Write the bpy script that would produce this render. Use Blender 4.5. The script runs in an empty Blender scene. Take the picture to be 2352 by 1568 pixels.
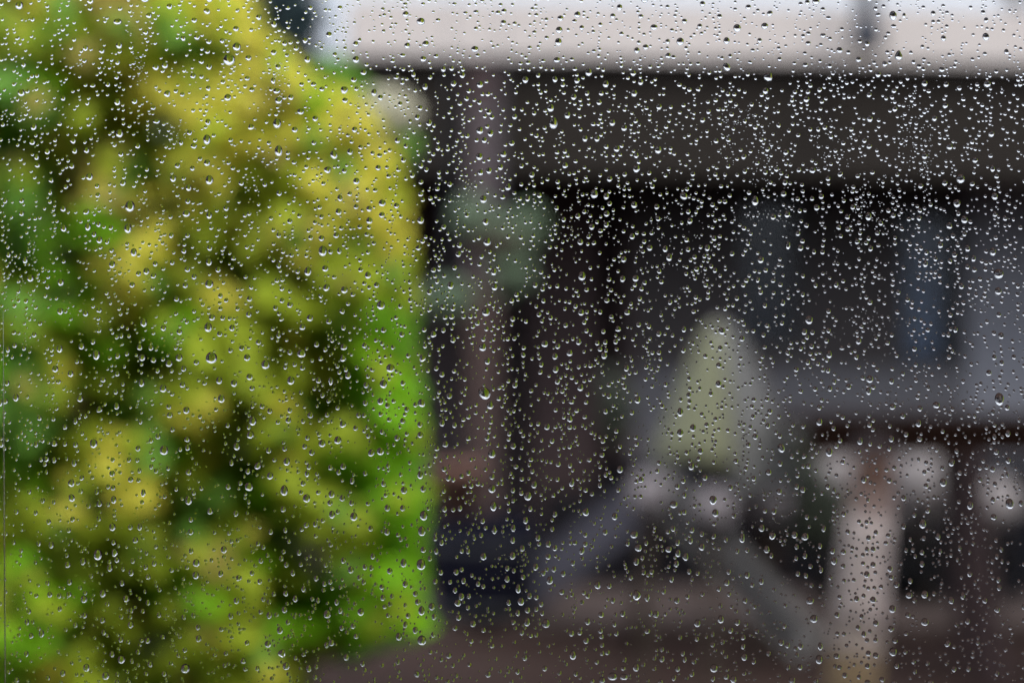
import bpy, math, random
import numpy as np
from mathutils import Vector, Matrix

SC = bpy.context.scene
COL = SC.collection
rnd = random.Random(7)
rng = np.random.default_rng(11)

# ------------------------------------------------------------------ camera
FOC = 70.0                 # mm
PANE_Y = 0.49              # outer face of the window glass
CAM_H = 1.15
TILT = math.radians(6.5)      # the sash leans out at its top
W, H = 2352.0, 1568.0
KP = 36.0 / FOC / W        # metres per photo pixel at 1 m


def P(x, y, d):
    """point at distance d that the camera sees at photo position x, y"""
    return Vector(((x - W / 2) * KP * d, d, CAM_H - (y - H / 2) * KP * d))


def M(px, d):
    return px * KP * d


cam_d = bpy.data.cameras.new('camera')
cam = bpy.data.objects.new('camera', cam_d)
COL.objects.link(cam)
cam.location = (0, 0, CAM_H)
cam.rotation_euler = (math.radians(90), 0, 0)
cam_d.lens = FOC
cam_d.sensor_width = 36
cam_d.clip_start = 0.02
cam_d.clip_end = 3000
cam_d.dof.use_dof = True
cam_d.dof.focus_distance = PANE_Y + 0.0004
cam_d.dof.aperture_fstop = 7.9
cam_d.dof.aperture_blades = 0
SC.camera = cam

# ------------------------------------------------------------------ light
SUN_EL, SUN_AZ = math.radians(52), math.radians(150)
world = bpy.data.worlds.new('World')
SC.world = world
world.use_nodes = True
nt = world.node_tree
nt.nodes.clear()
wo = nt.nodes.new('ShaderNodeOutputWorld')
bg = nt.nodes.new('ShaderNodeBackground')
bg.inputs['Strength'].default_value = 0.11
sky = nt.nodes.new('ShaderNodeTexSky')
sky.sky_type = 'NISHITA'
sky.sun_disc = False
sky.sun_elevation = SUN_EL
sky.sun_rotation = SUN_AZ
sky.dust_density = 4.0
sky.air_density = 1.2
# overcast: a smooth cloud layer, brighter towards the zenith, with a little sky through it
tc = nt.nodes.new('ShaderNodeTexCoord')
sep = nt.nodes.new('ShaderNodeSeparateXYZ')
ramp = nt.nodes.new('ShaderNodeMapRange')
ramp.inputs['From Min'].default_value = 0.0
ramp.inputs['From Max'].default_value = 0.5
ramp.inputs['To Min'].default_value = 0.70
ramp.inputs['To Max'].default_value = 2.55
noise = nt.nodes.new('ShaderNodeTexNoise')
noise.inputs['Scale'].default_value = 3.0
noise.inputs['Detail'].default_value = 4.0
nr = nt.nodes.new('ShaderNodeMapRange')
nr.inputs['To Min'].default_value = 0.90
nr.inputs['To Max'].default_value = 1.08
mul = nt.nodes.new('ShaderNodeMath'); mul.operation = 'MULTIPLY'
cloud = nt.nodes.new('ShaderNodeVectorMath'); cloud.operation = 'SCALE'
cloud.inputs[0].default_value = (5.7, 6.05, 6.9)
mix = nt.nodes.new('ShaderNodeMix'); mix.data_type = 'RGBA'
mix.inputs['Factor'].default_value = 0.90
L = nt.links.new
L(tc.outputs['Generated'], sep.inputs[0])
L(sep.outputs['Z'], ramp.inputs['Value'])
L(tc.outputs['Generated'], noise.inputs['Vector'])
L(noise.outputs['Fac'], nr.inputs['Value'])
L(ramp.outputs['Result'], mul.inputs[0])
L(nr.outputs['Result'], mul.inputs[1])
L(mul.outputs[0], cloud.inputs['Scale'])
L(sky.outputs['Color'], mix.inputs[6])
L(cloud.outputs['Vector'], mix.inputs[7])
L(mix.outputs[2], bg.inputs['Color'])
L(bg.outputs['Background'], wo.inputs['Surface'])

sun_d = bpy.data.lights.new('sun', 'SUN')
sun_d.energy = 1.25
sun_d.angle = math.radians(25)
sun_d.color = (1.0, 0.96, 0.9)
sun = bpy.data.objects.new('sun', sun_d)
COL.objects.link(sun)
# sun behind the camera's left shoulder, high, through cloud
sdir = Vector((math.sin(SUN_AZ) * math.cos(SUN_EL), math.cos(SUN_AZ) * math.cos(SUN_EL), math.sin(SUN_EL)))
sun.rotation_euler = sdir.to_track_quat('Z', 'Y').to_euler()

SC.view_settings.view_transform = 'Standard'
SC.view_settings.look = 'None'
SC.view_settings.exposure = 0.22
SC.view_settings.gamma = 1.0
SC.view_settings.use_curve_mapping = False
SC.render.engine = 'CYCLES'
SC.cycles.max_bounces = 12
SC.cycles.transmission_bounces = 12
SC.cycles.glossy_bounces = 6
SC.cycles.diffuse_bounces = 3
SC.cycles.caustics_reflective = False
SC.cycles.caustics_refractive = False
SC.cycles.blur_glossy = 0.0
SC.cycles.use_denoising = True


# ------------------------------------------------------------------ helpers
def mat(name, col, rough=0.8, metal=0.0, noise_scale=0, noise_amt=0.0, bump=0.0, trans=0.0, stretch=None, spec=0.5):
    m = bpy.data.materials.new(name)
    m.use_nodes = True
    t = m.node_tree
    b = t.nodes['Principled BSDF']
    b.inputs['Base Color'].default_value = (*col, 1)
    b.inputs['Roughness'].default_value = rough
    b.inputs['Metallic'].default_value = metal
    b.inputs['Specular IOR Level'].default_value = spec
    if noise_scale:
        tcn = t.nodes.new('ShaderNodeTexCoord')
        n = t.nodes.new('ShaderNodeTexNoise')
        n.inputs['Scale'].default_value = noise_scale
        n.inputs['Detail'].default_value = 6
        if stretch:
            mp = t.nodes.new('ShaderNodeMapping')
            mp.inputs['Scale'].default_value = stretch
            t.links.new(tcn.outputs['Object'], mp.inputs['Vector'])
            t.links.new(mp.outputs['Vector'], n.inputs['Vector'])
        else:
            t.links.new(tcn.outputs['Object'], n.inputs['Vector'])
        r = t.nodes.new('ShaderNodeMapRange')
        r.inputs['To Min'].default_value = 1 - noise_amt
        r.inputs['To Max'].default_value = 1 + noise_amt
        t.links.new(n.outputs['Fac'], r.inputs['Value'])
        s = t.nodes.new('ShaderNodeVectorMath'); s.operation = 'SCALE'
        s.inputs[0].default_value = col
        t.links.new(r.outputs['Result'], s.inputs['Scale'])
        t.links.new(s.outputs['Vector'], b.inputs['Base Color'])
        if bump:
            bp = t.nodes.new('ShaderNodeBump')
            bp.inputs['Strength'].default_value = bump
            bp.inputs['Distance'].default_value = 0.01
            t.links.new(n.outputs['Fac'], bp.inputs['Height'])
            t.links.new(bp.outputs['Normal'], b.inputs['Normal'])
    if trans:
        tr = t.nodes.new('ShaderNodeBsdfTranslucent')
        tr.inputs['Color'].default_value = (*[min(1, c * 1.1) for c in col], 1)
        mx = t.nodes.new('ShaderNodeMixShader')
        mx.inputs['Fac'].default_value = trans
        out = t.nodes['Material Output']
        t.links.new(b.outputs[0], mx.inputs[1])
        t.links.new(tr.outputs[0], mx.inputs[2])
        t.links.new(mx.outputs[0], out.inputs['Surface'])
    return m


def glass(name, ior, col=(1, 1, 1)):
    m = bpy.data.materials.new(name)
    m.use_nodes = True
    t = m.node_tree
    t.nodes.remove(t.nodes['Principled BSDF'])
    g = t.nodes.new('ShaderNodeBsdfGlass')
    g.inputs['IOR'].default_value = ior
    g.inputs['Roughness'].default_value = 0.0
    g.inputs['Color'].default_value = (*col, 1)
    t.links.new(g.outputs[0], t.nodes['Material Output'].inputs['Surface'])
    return m


MAT = dict(
    fascia=mat('cream_painted_board', (0.72, 0.64, 0.585), 0.7, noise_scale=3, noise_amt=0.06, bump=0.1),
    roof_sheet=mat('pale_roof_sheet', (0.62, 0.60, 0.58), 0.5, noise_scale=2, noise_amt=0.08),
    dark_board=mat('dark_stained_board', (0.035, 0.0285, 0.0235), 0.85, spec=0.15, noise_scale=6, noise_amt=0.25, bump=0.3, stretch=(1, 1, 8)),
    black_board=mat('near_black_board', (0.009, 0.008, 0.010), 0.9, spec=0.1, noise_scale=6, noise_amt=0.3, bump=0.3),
    red_board=mat('red_brown_board', (0.060, 0.034, 0.033), 0.75, noise_scale=5, noise_amt=0.25, bump=0.3),
    grey_render=mat('grey_rendered_wall', (0.125, 0.12, 0.13), 0.9, noise_scale=8, noise_amt=0.12, bump=0.3),
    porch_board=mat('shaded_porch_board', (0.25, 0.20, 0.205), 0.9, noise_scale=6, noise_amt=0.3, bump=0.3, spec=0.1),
    lightened_render=mat('lightened_grey_wall', (0.25, 0.25, 0.275), 0.9, noise_scale=6, noise_amt=0.1, spec=0.2),  # the grey wall's colour, lightened to offset shade under the eave
    cladding=mat('dark_brown_cladding', (0.052, 0.043, 0.042), 0.8, noise_scale=8, noise_amt=0.2, bump=0.3, stretch=(8, 8, 1)),
    frame_dark=mat('dark_window_frame', (0.03, 0.028, 0.03), 0.5),
    curtain=mat('blue_grey_curtain', (0.17, 0.205, 0.26), 0.9, noise_scale=4, noise_amt=0.15, stretch=(10, 10, 1)),
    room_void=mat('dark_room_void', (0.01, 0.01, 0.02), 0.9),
    mauve_wood=mat('weathered_mauve_wood', (0.115, 0.09, 0.092), 0.9, spec=0.2, noise_scale=8, noise_amt=0.2, bump=0.3, stretch=(6, 6, 1)),
    brown_wood=mat('wet_brown_wood', (0.072, 0.041, 0.034), 0.7, noise_scale=8, noise_amt=0.25, bump=0.3, stretch=(6, 6, 1)),
    orange_wood=mat('orange_brown_wood', (0.095, 0.045, 0.028), 0.7, noise_scale=8, noise_amt=0.25, bump=0.3, stretch=(6, 6, 1)),
    pale_wood=mat('pale_weathered_wood', (0.41, 0.335, 0.305), 0.85, noise_scale=9, noise_amt=0.18, bump=0.3, stretch=(6, 6, 1)),
    fawn_wood=mat('fawn_weathered_wood', (0.24, 0.165, 0.14), 0.85, noise_scale=9, noise_amt=0.25, stretch=(6, 6, 1)),
    beige_wood=mat('beige_weathered_wood', (0.32, 0.255, 0.215), 0.85, noise_scale=9, noise_amt=0.2, stretch=(6, 6, 1)),
    tan_wood=mat('tan_bark_wood', (0.13, 0.085, 0.04), 0.85, noise_scale=9, noise_amt=0.25, bump=0.3, stretch=(6, 6, 1)),
    dark_red_wood=mat('dark_red_brown_wood', (0.03, 0.013, 0.012), 0.6, noise_scale=8, noise_amt=0.25),
    table_wood=mat('black_brown_tabletop_wood', (0.020, 0.010, 0.007), 1.0, noise_scale=8, noise_amt=0.25, spec=0.05),
    grey_plank=mat('wet_blue_grey_plank', (0.092, 0.085, 0.10), 0.85, spec=0.2, noise_scale=7, noise_amt=0.2, bump=0.3, stretch=(1, 8, 8)),
    warm_plank=mat('wet_warm_grey_plank', (0.22, 0.205, 0.19), 0.85, spec=0.2, noise_scale=7, noise_amt=0.2, bump=0.3, stretch=(1, 8, 8)),
    canvas=mat('pale_canvas', (0.33, 0.30, 0.28), 0.9, noise_scale=12, noise_amt=0.08, bump=0.2),
    canvas_green=mat('mossy_green_canvas', (0.175, 0.175, 0.10), 0.9, noise_scale=12, noise_amt=0.1, bump=0.2),
    canvas_grey=mat('grey_canvas', (0.13, 0.125, 0.115), 0.9, noise_scale=12, noise_amt=0.1, bump=0.2),
    terracotta=mat('terracotta', (0.17, 0.085, 0.06), 0.8, noise_scale=10, noise_amt=0.15),
    slab=mat('wet_brown_grey_slab', (0.075, 0.054, 0.047), 0.85, noise_scale=7, noise_amt=0.25, bump=0.2, spec=0.15),
    barrel=mat('blue_black_plastic', (0.007, 0.007, 0.013), 0.9, spec=0.05, noise_scale=5, noise_amt=0.2),
    hoop=mat('black_hoop', (0.012, 0.012, 0.014), 0.5),
    soil=mat('dark_soil', (0.03, 0.02, 0.015), 0.95),
    metal=mat('dull_grey_metal', (0.16, 0.16, 0.165), 0.6, 0.2),
    dark_metal=mat('dark_grey_metal', (0.05, 0.055, 0.07), 0.5, 0.2),
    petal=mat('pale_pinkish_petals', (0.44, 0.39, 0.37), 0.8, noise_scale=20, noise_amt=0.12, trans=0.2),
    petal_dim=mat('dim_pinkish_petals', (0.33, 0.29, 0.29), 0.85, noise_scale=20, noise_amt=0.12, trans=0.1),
    petal_cream=mat('cream_petals', (0.80, 0.76, 0.6), 0.8, noise_scale=20, noise_amt=0.12, trans=0.25),
    sage=mat('sage_leaf', (0.20, 0.27, 0.16), 0.7, trans=0.2),
    olive=mat('dark_olive_leaf', (0.055, 0.065, 0.04), 0.6, trans=0.15),
    bark=mat('twig_bark', (0.05, 0.035, 0.022), 0.9),
    leafY=mat('yellow_leaf', (0.76, 0.70, 0.09), 0.45, trans=0.3, spec=0.2),
    leafO=mat('olive_leaf', (0.48, 0.57, 0.04), 0.45, trans=0.3, spec=0.2),
    leafG=mat('bright_green_leaf', (0.26, 0.54, 0.012), 0.45, trans=0.3, spec=0.2),
    leafS=mat('grey_green_leaf', (0.22, 0.43, 0.06), 0.5, trans=0.3, spec=0.2),
    leafD=mat('shade_green_leaf', (0.06, 0.09, 0.013), 0.5, trans=0.15),  # hedge leaf darkened: shade of the inside put into its colour
    leafB=mat('brown_yellow_leaf', (0.50, 0.42, 0.10), 0.6, trans=0.3, spec=0.2),
    leafN=mat('shade_black_leaf', (0.017, 0.017, 0.018), 0.8, spec=0.1),  # shade below the flower heads put into the leaf colour
    leafC=mat('conifer_blue_green', (0.05, 0.085, 0.09), 0.7, trans=0.1),
    indoor=mat('dim_interior_paint', (0.05, 0.05, 0.055), 0.95, spec=0.1),
    indoor_floor=mat('dark_interior_floor', (0.03, 0.025, 0.02), 0.8, spec=0.2),
    sash=mat('grey_window_frame', (0.10, 0.10, 0.11), 0.5),
    gasket=mat('black_rubber_gasket', (0.012, 0.012, 0.016), 0.5),
    bead=glass('clear_silicone_bead', 1.41),
    dust=mat('dried_dust_speck', (0.30, 0.29, 0.28), 0.9),
    water=glass('rain_water', 1.333),
    pane=glass('window_glass', 1.5, (0.985, 0.992, 0.99)),
)

# thin glass of the far windows: mostly clear with a weak reflection
fg = bpy.data.materials.new('thin_old_glass'); fg.use_nodes = True
t = fg.node_tree; t.nodes.remove(t.nodes['Principled BSDF'])
ta = t.nodes.new('ShaderNodeBsdfTransparent'); ta.inputs['Color'].default_value = (.86, .9, .95, 1)
tg = t.nodes.new('ShaderNodeBsdfGlossy'); tg.inputs['Roughness'].default_value = .02
tm = t.nodes.new('ShaderNodeMixShader'); tm.inputs['Fac'].default_value = .03
t.links.new(ta.outputs[0], tm.inputs[1]); t.links.new(tg.outputs[0], tm.inputs[2]); t.links.new(tm.outputs[0], t.nodes['Material Output'].inputs['Surface'])
MAT['far_pane'] = fg

# wet ground: brown earth, darker and lighter patches
gm = bpy.data.materials.new('wet_brown_ground'); gm.use_nodes = True
t = gm.node_tree; b = t.nodes['Principled BSDF']
tcn = t.nodes.new('ShaderNodeTexCoord')
n1 = t.nodes.new('ShaderNodeTexNoise'); n1.inputs['Scale'].default_value = 0.9; n1.inputs['Detail'].default_value = 5
n2 = t.nodes.new('ShaderNodeTexNoise'); n2.inputs['Scale'].default_value = 14; n2.inputs['Detail'].default_value = 8
cr = t.nodes.new('ShaderNodeValToRGB')
cr.color_ramp.elements[0].position = 0.35; cr.color_ramp.elements[0].color = (0.024, 0.011, 0.008, 1)
cr.color_ramp.elements[1].position = 0.65; cr.color_ramp.elements[1].color = (0.055, 0.032, 0.025, 1)
mm = t.nodes.new('ShaderNodeMix'); mm.data_type = 'RGBA'; mm.blend_type = 'MULTIPLY'; mm.inputs['Factor'].default_value = 0.5
bp = t.nodes.new('ShaderNodeBump'); bp.inputs['Strength'].default_value = 0.5; bp.inputs['Distance'].default_value = 0.02
t.links.new(tcn.outputs['Object'], n1.inputs['Vector']); t.links.new(tcn.outputs['Object'], n2.inputs['Vector'])
t.links.new(n1.outputs['Fac'], cr.inputs['Fac']); t.links.new(cr.outputs['Color'], mm.inputs[6])
t.links.new(n2.outputs['Color'], mm.inputs[7]); t.links.new(mm.outputs[2], b.inputs['Base Color'])
t.links.new(n2.outputs['Fac'], bp.inputs['Height']); t.links.new(bp.outputs['Normal'], b.inputs['Normal'])
b.inputs['Roughness'].default_value = 0.85; b.inputs['Specular IOR Level'].default_value = 0.1
MAT['ground'] = gm


def tag(o, label=None, cat=None, group=None, kind=None):
    if label: o['label'] = label
    if cat: o['category'] = cat
    if group: o['group'] = group
    if kind: o['kind'] = kind
    return o


def empty(name, loc=(0, 0, 0), rz=0.0):
    o = bpy.data.objects.new(name, None)
    COL.objects.link(o)
    o.location = loc
    o.rotation_euler = (0, 0, rz)
    return o


class MB:
    """collects vertices and faces, links them as one mesh object"""

    def __init__(s):
        s.v = []; s.f = []

    def add(s, v, f):
        n = len(s.v)
        s.v += [tuple(p) for p in v]
        s.f += [tuple(i + n for i in q) for q in f]
        return s

    def box(s, c, d, rot=None):
        hx, hy, hz = d[0] / 2, d[1] / 2, d[2] / 2
        vs = [Vector((x, y, z)) for x in (-hx, hx) for y in (-hy, hy) for z in (-hz, hz)]
        if rot is not None: vs = [rot @ p for p in vs]
        vs = [p + Vector(c) for p in vs]
        return s.add(vs, [(0, 1, 3, 2), (4, 6, 7, 5), (0, 4, 5, 1), (2, 3, 7, 6), (0, 2, 6, 4), (1, 5, 7, 3)])

    def tube(s, p0, p1, r0, r1=None, n=10, wob=0.0):
        if r1 is None: r1 = r0
        p0, p1 = Vector(p0), Vector(p1)
        q = (p1 - p0).to_track_quat('Z', 'Y')
        k = 7 if wob else 2
        vs = []
        for j in range(k):
            tt = j / (k - 1)
            c = p0.lerp(p1, tt)
            r = r0 + (r1 - r0) * tt
            off = Vector((rnd.uniform(-wob, wob), rnd.uniform(-wob, wob), 0)) if 0 < j < k - 1 else Vector((0, 0, 0))
            for i in range(n):
                a = 2 * math.pi * i / n
                rr = r * (1 + (rnd.uniform(-wob, wob) * 4 if wob else 0))
                vs.append(c + q @ (Vector((math.cos(a) * rr, math.sin(a) * rr, 0)) + off))
        fs = [(j * n + i, j * n + (i + 1) % n, (j + 1) * n + (i + 1) % n, (j + 1) * n + i) for j in range(k - 1) for i in range(n)]
        fs += [tuple(range(n - 1, -1, -1)), tuple(range((k - 1) * n, k * n))]
        return s.add(vs, fs)

    def lathe(s, prof, c=(0, 0, 0), n=28):
        vs = [(c[0] + r * math.cos(2 * math.pi * i / n), c[1] + r * math.sin(2 * math.pi * i / n), c[2] + z) for r, z in prof for i in range(n)]
        k = len(prof)
        fs = [(j * n + i, j * n + (i + 1) % n, (j + 1) * n + (i + 1) % n, (j + 1) * n + i) for j in range(k - 1) for i in range(n)]
        return s.add(vs, fs)

    def leaf(s, c, nrm, up, ln, wd, fold=0.25):
        nrm = Vector(nrm).normalized(); up = Vector(up)
        a = (up - nrm * up.dot(nrm))
        if a.length < 1e-4: a = nrm.orthogonal()
        a.normalize(); b_ = nrm.cross(a)
        c = Vector(c)
        dip = wd * fold
        pts = [(-.5, 0, 0), (-.28, -.34, dip), (.05, -.5, dip), (.32, -.28, dip * .6), (.5, 0, -dip), (.32, .28, dip * .6), (.05, .5, dip), (-.28, .34, dip),
               (-.2, 0, 0), (.1, 0, 0)]
        vs = [c + a * (u * ln) + b_ * (w_ * wd) + nrm * (z) for u, w_, z in pts]
        return s.add(vs, [(0, 1, 8), (1, 2, 9, 8), (2, 3, 4, 9), (4, 5, 6, 9), (6, 7, 8, 9), (7, 0, 8)])

    def build(s, name, m, parent=None, smooth=False, loc=None, mats=None, midx=None):
        me = bpy.data.meshes.new(name)
        vs = s.v
        if loc is not None:
            vs = [(p[0] - loc[0], p[1] - loc[1], p[2] - loc[2]) for p in vs]
        me.from_pydata(vs, [], s.f)
        if mats:
            for k in mats: me.materials.append(k)
            me.polygons.foreach_set('material_index', midx)
        else:
            me.materials.append(m)
        if smooth: me.polygons.foreach_set('use_smooth', [True] * len(me.polygons))
        me.update()
        o = bpy.data.objects.new(name, me)
        COL.objects.link(o)
        if loc is not None: o.location = loc
        if parent is not None: o.parent = parent
        return o


def rot_axis(d):
    """rotation that turns +X along d, keeping Z roughly up"""
    x = Vector(d).normalized()
    z = Vector((0, 0, 1))
    y = z.cross(x).normalized(); z = x.cross(y)
    return Matrix((x, y, z)).transposed()


# ------------------------------------------------------------------ ground
g = MB()
N = 40
xs = [-400, -60, -20] + [-10 + i * 0.5 for i in range(N + 1)] + [20, 60, 400]
ys = [-400, -40] + [0.9 + i * 0.5 for i in range(30)] + [20, 60, 900]
vs = [(x, y, (0.012 * math.sin(x * 1.7 + y) + 0.01 * math.sin(y * 2.3 - x)) if abs(x) < 11 and 1 < y < 15 else 0.0) for y in ys for x in xs]
nx = len(xs)
g.add(vs, [(j * nx + i, j * nx + i + 1, (j + 1) * nx + i + 1, (j + 1) * nx + i) for j in range(len(ys) - 1) for i in range(nx - 1)])
tag(g.build('ground', MAT['ground'], smooth=True), kind='structure')

pth = empty('garden_path', (0, 8.4, 0))
tag(pth, kind='structure')
_m = MB(); _m.box((0, 0, 0), (.585, .385, .04)); sl0 = None
for i in range(22):
    for j in range(3):
        if sl0 is None:
            sl0 = _m.build('paving_slab', MAT['slab'], pth); o = sl0
        else:
            o = bpy.data.objects.new('paving_slab', sl0.data); COL.objects.link(o); o.parent = pth
        o.location = (-1.0 + .6 * i + .3 * (j % 2), .4 * (j - 1), .03 + rnd.uniform(-.004, .004))
        o.rotation_euler = (0, 0, rnd.uniform(-.01, .01))

# ------------------------------------------------------------------ house across the garden
HY = 9.5                    # line of the fascia
HROT = math.radians(5.5)
house = empty('house', (1.0, HY, 0), HROT)
tag(house, 'low dark timber house with a wide cream roof edge behind the garden', 'house')


def hp(x, y, ly=0.0):
    """point of the house plane at local depth ly that the camera sees at photo position x, y (house coordinates)"""
    q = Matrix.Rotation(-HROT, 3, 'Z')
    o_ = q @ (Vector((0, 0, CAM_H)) - Vector((1.0, HY, 0))); d_ = q @ (P(x, y, 1.0) - Vector((0, 0, CAM_H)))
    k = (ly - o_.y) / d_.y
    return o_ + d_ * k


HX0 = hp(798, 80).x
HX1 = 7.5
zt = hp(1500, 8).z; zb = hp(1500, 135).z
HXM = (HX0 + HX1) / 2; HXW = HX1 - HX0
MB().box((HXM, 0.02, (zt + zb) / 2), (HXW, 0.04, zt - zb)).build('fascia_board', MAT['fascia'], house)
# gently pitched roof behind the fascia
rf = MB()
rf.add([(HX0, 0.045, zt - 0.03), (HX1, 0.045, zt - 0.03), (HX1, 4.5, zt + 0.28), (HX0, 4.5, zt + 0.28), (HX0, 0.045, zb + 0.02), (HX1, 0.045, zb + 0.02), (HX1, 4.5, zb + 0.02), (HX0, 4.5, zb + 0.02)],
       [(0, 1, 2, 3), (7, 6, 5, 4), (0, 3, 7, 4), (1, 5, 6, 2), (3, 2, 6, 7), (0, 4, 5, 1)])
roof = rf.build('roof', MAT['roof_sheet'], house)
# hatch on the fascia: pipe and lamp
# front beam of boards under the fascia, set back a little
z1 = hp(1500, 405, 0.12).z
bw = 0.5
nb = 4
hb = (zb - 0.003 - z1) / nb
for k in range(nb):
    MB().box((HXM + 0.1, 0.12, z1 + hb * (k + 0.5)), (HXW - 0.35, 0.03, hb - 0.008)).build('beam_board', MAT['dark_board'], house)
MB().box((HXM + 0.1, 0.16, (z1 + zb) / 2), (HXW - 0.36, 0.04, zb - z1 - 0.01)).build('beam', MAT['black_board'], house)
# back wall of the porch: vertical boards left, rendered wall right
WY = 2.0
wl = HX0 + 0.2
xr0 = hp(1455, 600, WY).x
nbw = int((xr0 - wl) / 0.16)
for k in range(nbw):
    w_ = (xr0 - wl) / nbw
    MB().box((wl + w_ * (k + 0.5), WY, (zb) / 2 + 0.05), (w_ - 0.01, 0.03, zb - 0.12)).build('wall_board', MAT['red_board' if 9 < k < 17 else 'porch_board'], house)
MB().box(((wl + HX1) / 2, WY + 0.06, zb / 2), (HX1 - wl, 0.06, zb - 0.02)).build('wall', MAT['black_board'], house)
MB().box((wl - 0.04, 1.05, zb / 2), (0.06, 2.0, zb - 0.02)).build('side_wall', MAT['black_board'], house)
# right part of the wall comes forward, grey render with windows
RY = 1.0
c0, c1 = hp(1455, 600, RY).x, HX1


def hx(x): return hp(x, 600, RY).x
def hz(y): return hp(1900, y, RY).z


wins = [(1690, 1850, 455, 800), (2060, 2222, 480, 842)]
zs0 = 0.0; zs1 = z1 + 0.12
cuts = sorted([c0] + [hx(a) for w4 in wins for a in w4[:2]] + [c1])
panels = []
panels.append((c0, hx(1690), zs0, zs1)); panels.append((hx(1850), hx(2060), zs0, zs1)); panels.append((hx(2222), c1, zs0, zs1))
for a, b2, ya, yb in wins:
    panels.append((hx(a), hx(b2), hz(ya), zs1)); panels.append((hx(a), hx(b2), zs0, hz(yb)))
zc = hz(845)
for nm, m_, lo, hi, yo in (('timber_cladding', 'cladding', zc + .002, 99, .05), ('rendered_wall', 'grey_render', 0, zc, .047)):
    wmb = MB()
    for i, (a, b2, za, zz) in enumerate(panels):
        if m_ == 'cladding' and a == hx(2222): continue
        za, zz = max(za, lo), min(zz, hi)
        if m_ == 'grey_render' and a == hx(2222): zz = zs1
        if a == hx(2222): continue
        if zz - za < .01: continue
        wmb.box(((a + b2) / 2, RY + yo, (za + zz) / 2), (b2 - a, 0.10, zz - za))
    wmb.build(nm, MAT[m_], house)
MB().box(((hx(2222) + c1) / 2, RY + .045, zs1 / 2), (c1 - hx(2222) - .002, .1, zs1)).build('lightened_wall', MAT['lightened_render'], house)  # same grey wall, brightness put into its colour against the eave's shade
MB().box((c0 - 0.03, RY + 0.5, zs1 / 2), (0.05, 1.0, zs1)).build('return_wall', MAT['red_board'], house)
for i, (a, b2, ya, yb) in enumerate(wins):
    xa, xb, za, zz = hx(a), hx(b2), hz(yb), hz(ya)
    fr = MB()
    t_ = 0.045
    fr.box(((xa + xb) / 2, RY + 0.05, zz - t_ / 2 - .002), (xb - xa - .004, 0.07, t_)).box(((xa + xb) / 2, RY + 0.05, za + t_ / 2 + .002), (xb - xa - .004, 0.07, t_))
    fr.box((xa + t_ / 2 + .002, RY + 0.05, (za + zz) / 2), (t_, 0.066, zz - za - 2 * t_ - .006)).box((xb - t_ / 2 - .002, RY + 0.05, (za + zz) / 2), (t_, 0.066, zz - za - 2 * t_ - .006))
    win = fr.build('window', MAT['frame_dark'], house)
    MB().box(((xa + xb) / 2, RY + 0.055, (za + zz) / 2), (xb - xa - 2 * t_ - .006, 0.006, zz - za - 2 * t_ - .006)).build('pane', MAT['far_pane'], win)
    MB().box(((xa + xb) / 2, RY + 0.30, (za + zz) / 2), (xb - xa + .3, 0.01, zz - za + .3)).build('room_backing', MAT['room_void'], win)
    if i == 1:
        cm = MB(); nfold = 24
        xw = (xb - xa) * 0.68
        vv = []
        for k in range(nfold + 1):
            xx = xa + xw * k / nfold
            yy = RY + 0.10 + 0.018 * math.sin(k * 1.7)
            vv += [(xx, yy, za), (xx, yy, zz)]
        cm.add(vv, [(2 * k, 2 * k + 2, 2 * k + 3, 2 * k + 1) for k in range(nfold)])
        cm.build('curtain', MAT['curtain'], win, smooth=True)
# lower dark plinth under the rendered wall
MB().box(((c0 + c1) / 2 - .1, RY - 0.03, hz(1180) / 2 + .08), (c1 - c0 + .2, 0.05, hz(1005) - .02)).build('plinth', MAT['black_board'], house)

# downpipe / small flue and lamp at the roof edge
fl = empty('flue_pipe', P(1990, 105, 9.3))
tag(fl, 'short grey flue pipe with a dark cap against the cream roof edge', 'flue')
h_ = M(230, 9.3)
MB().tube((0, 0, 0), (0, 0, h_), 0.05, n=16).build('pipe', MAT['metal'], fl, smooth=True)
MB().lathe([(0.001, -0.02), (0.075, -0.02), (0.085, 0.05), (0.06, 0.12), (0.051, 0.13)]).build('lamp_hood', MAT['dark_metal'], fl, smooth=True)
MB().box((0, 0.10, 0.06), (0.05, 0.10, 0.05)).build('bracket', MAT['dark_metal'], fl)
a2 = empty('roof_vent', (P(1755 + 600, 20, 11).x, 11.2, zt + .1))
tag(a2, 'small grey vent cowl standing on the roof at the far right', 'vent')
MB().tube((0, 0, 0), (0, 0, .3), .06, n=14).build('stack', MAT['metal'], a2, smooth=True)
MB().lathe([(.001, .42), (.1, .36), (.11, .3), (.09, .29)]).build('cowl', MAT['dark_metal'], a2, smooth=True)

# ------------------------------------------------------------------ porch post
PD = 9.34
post = empty('porch_post', (P(1110, 784, PD).x, PD, 0))
tag(post, 'square timber porch post, mauve grey above and brown below, beside the hedge', 'post')
pw = M(74, PD)
ztop = P(0, 160, PD).z; zred = P(0, 235, PD).z; zmid = P(0, 640, PD).z
MB().box((0, 0, (ztop + zred) / 2 + .002), (pw * 1.08, pw * 1.04, ztop - zred)).build('post_cap', MAT['red_board'], post)
MB().box((0, 0, (zred + zmid) / 2 + .001), (pw, pw, zred - zmid)).build('upper_shaft', MAT['mauve_wood'], post)
MB().box((0, 0, zmid / 2), (pw * .95, pw * .95, zmid)).build('lower_shaft', MAT['brown_wood'], post)
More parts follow.
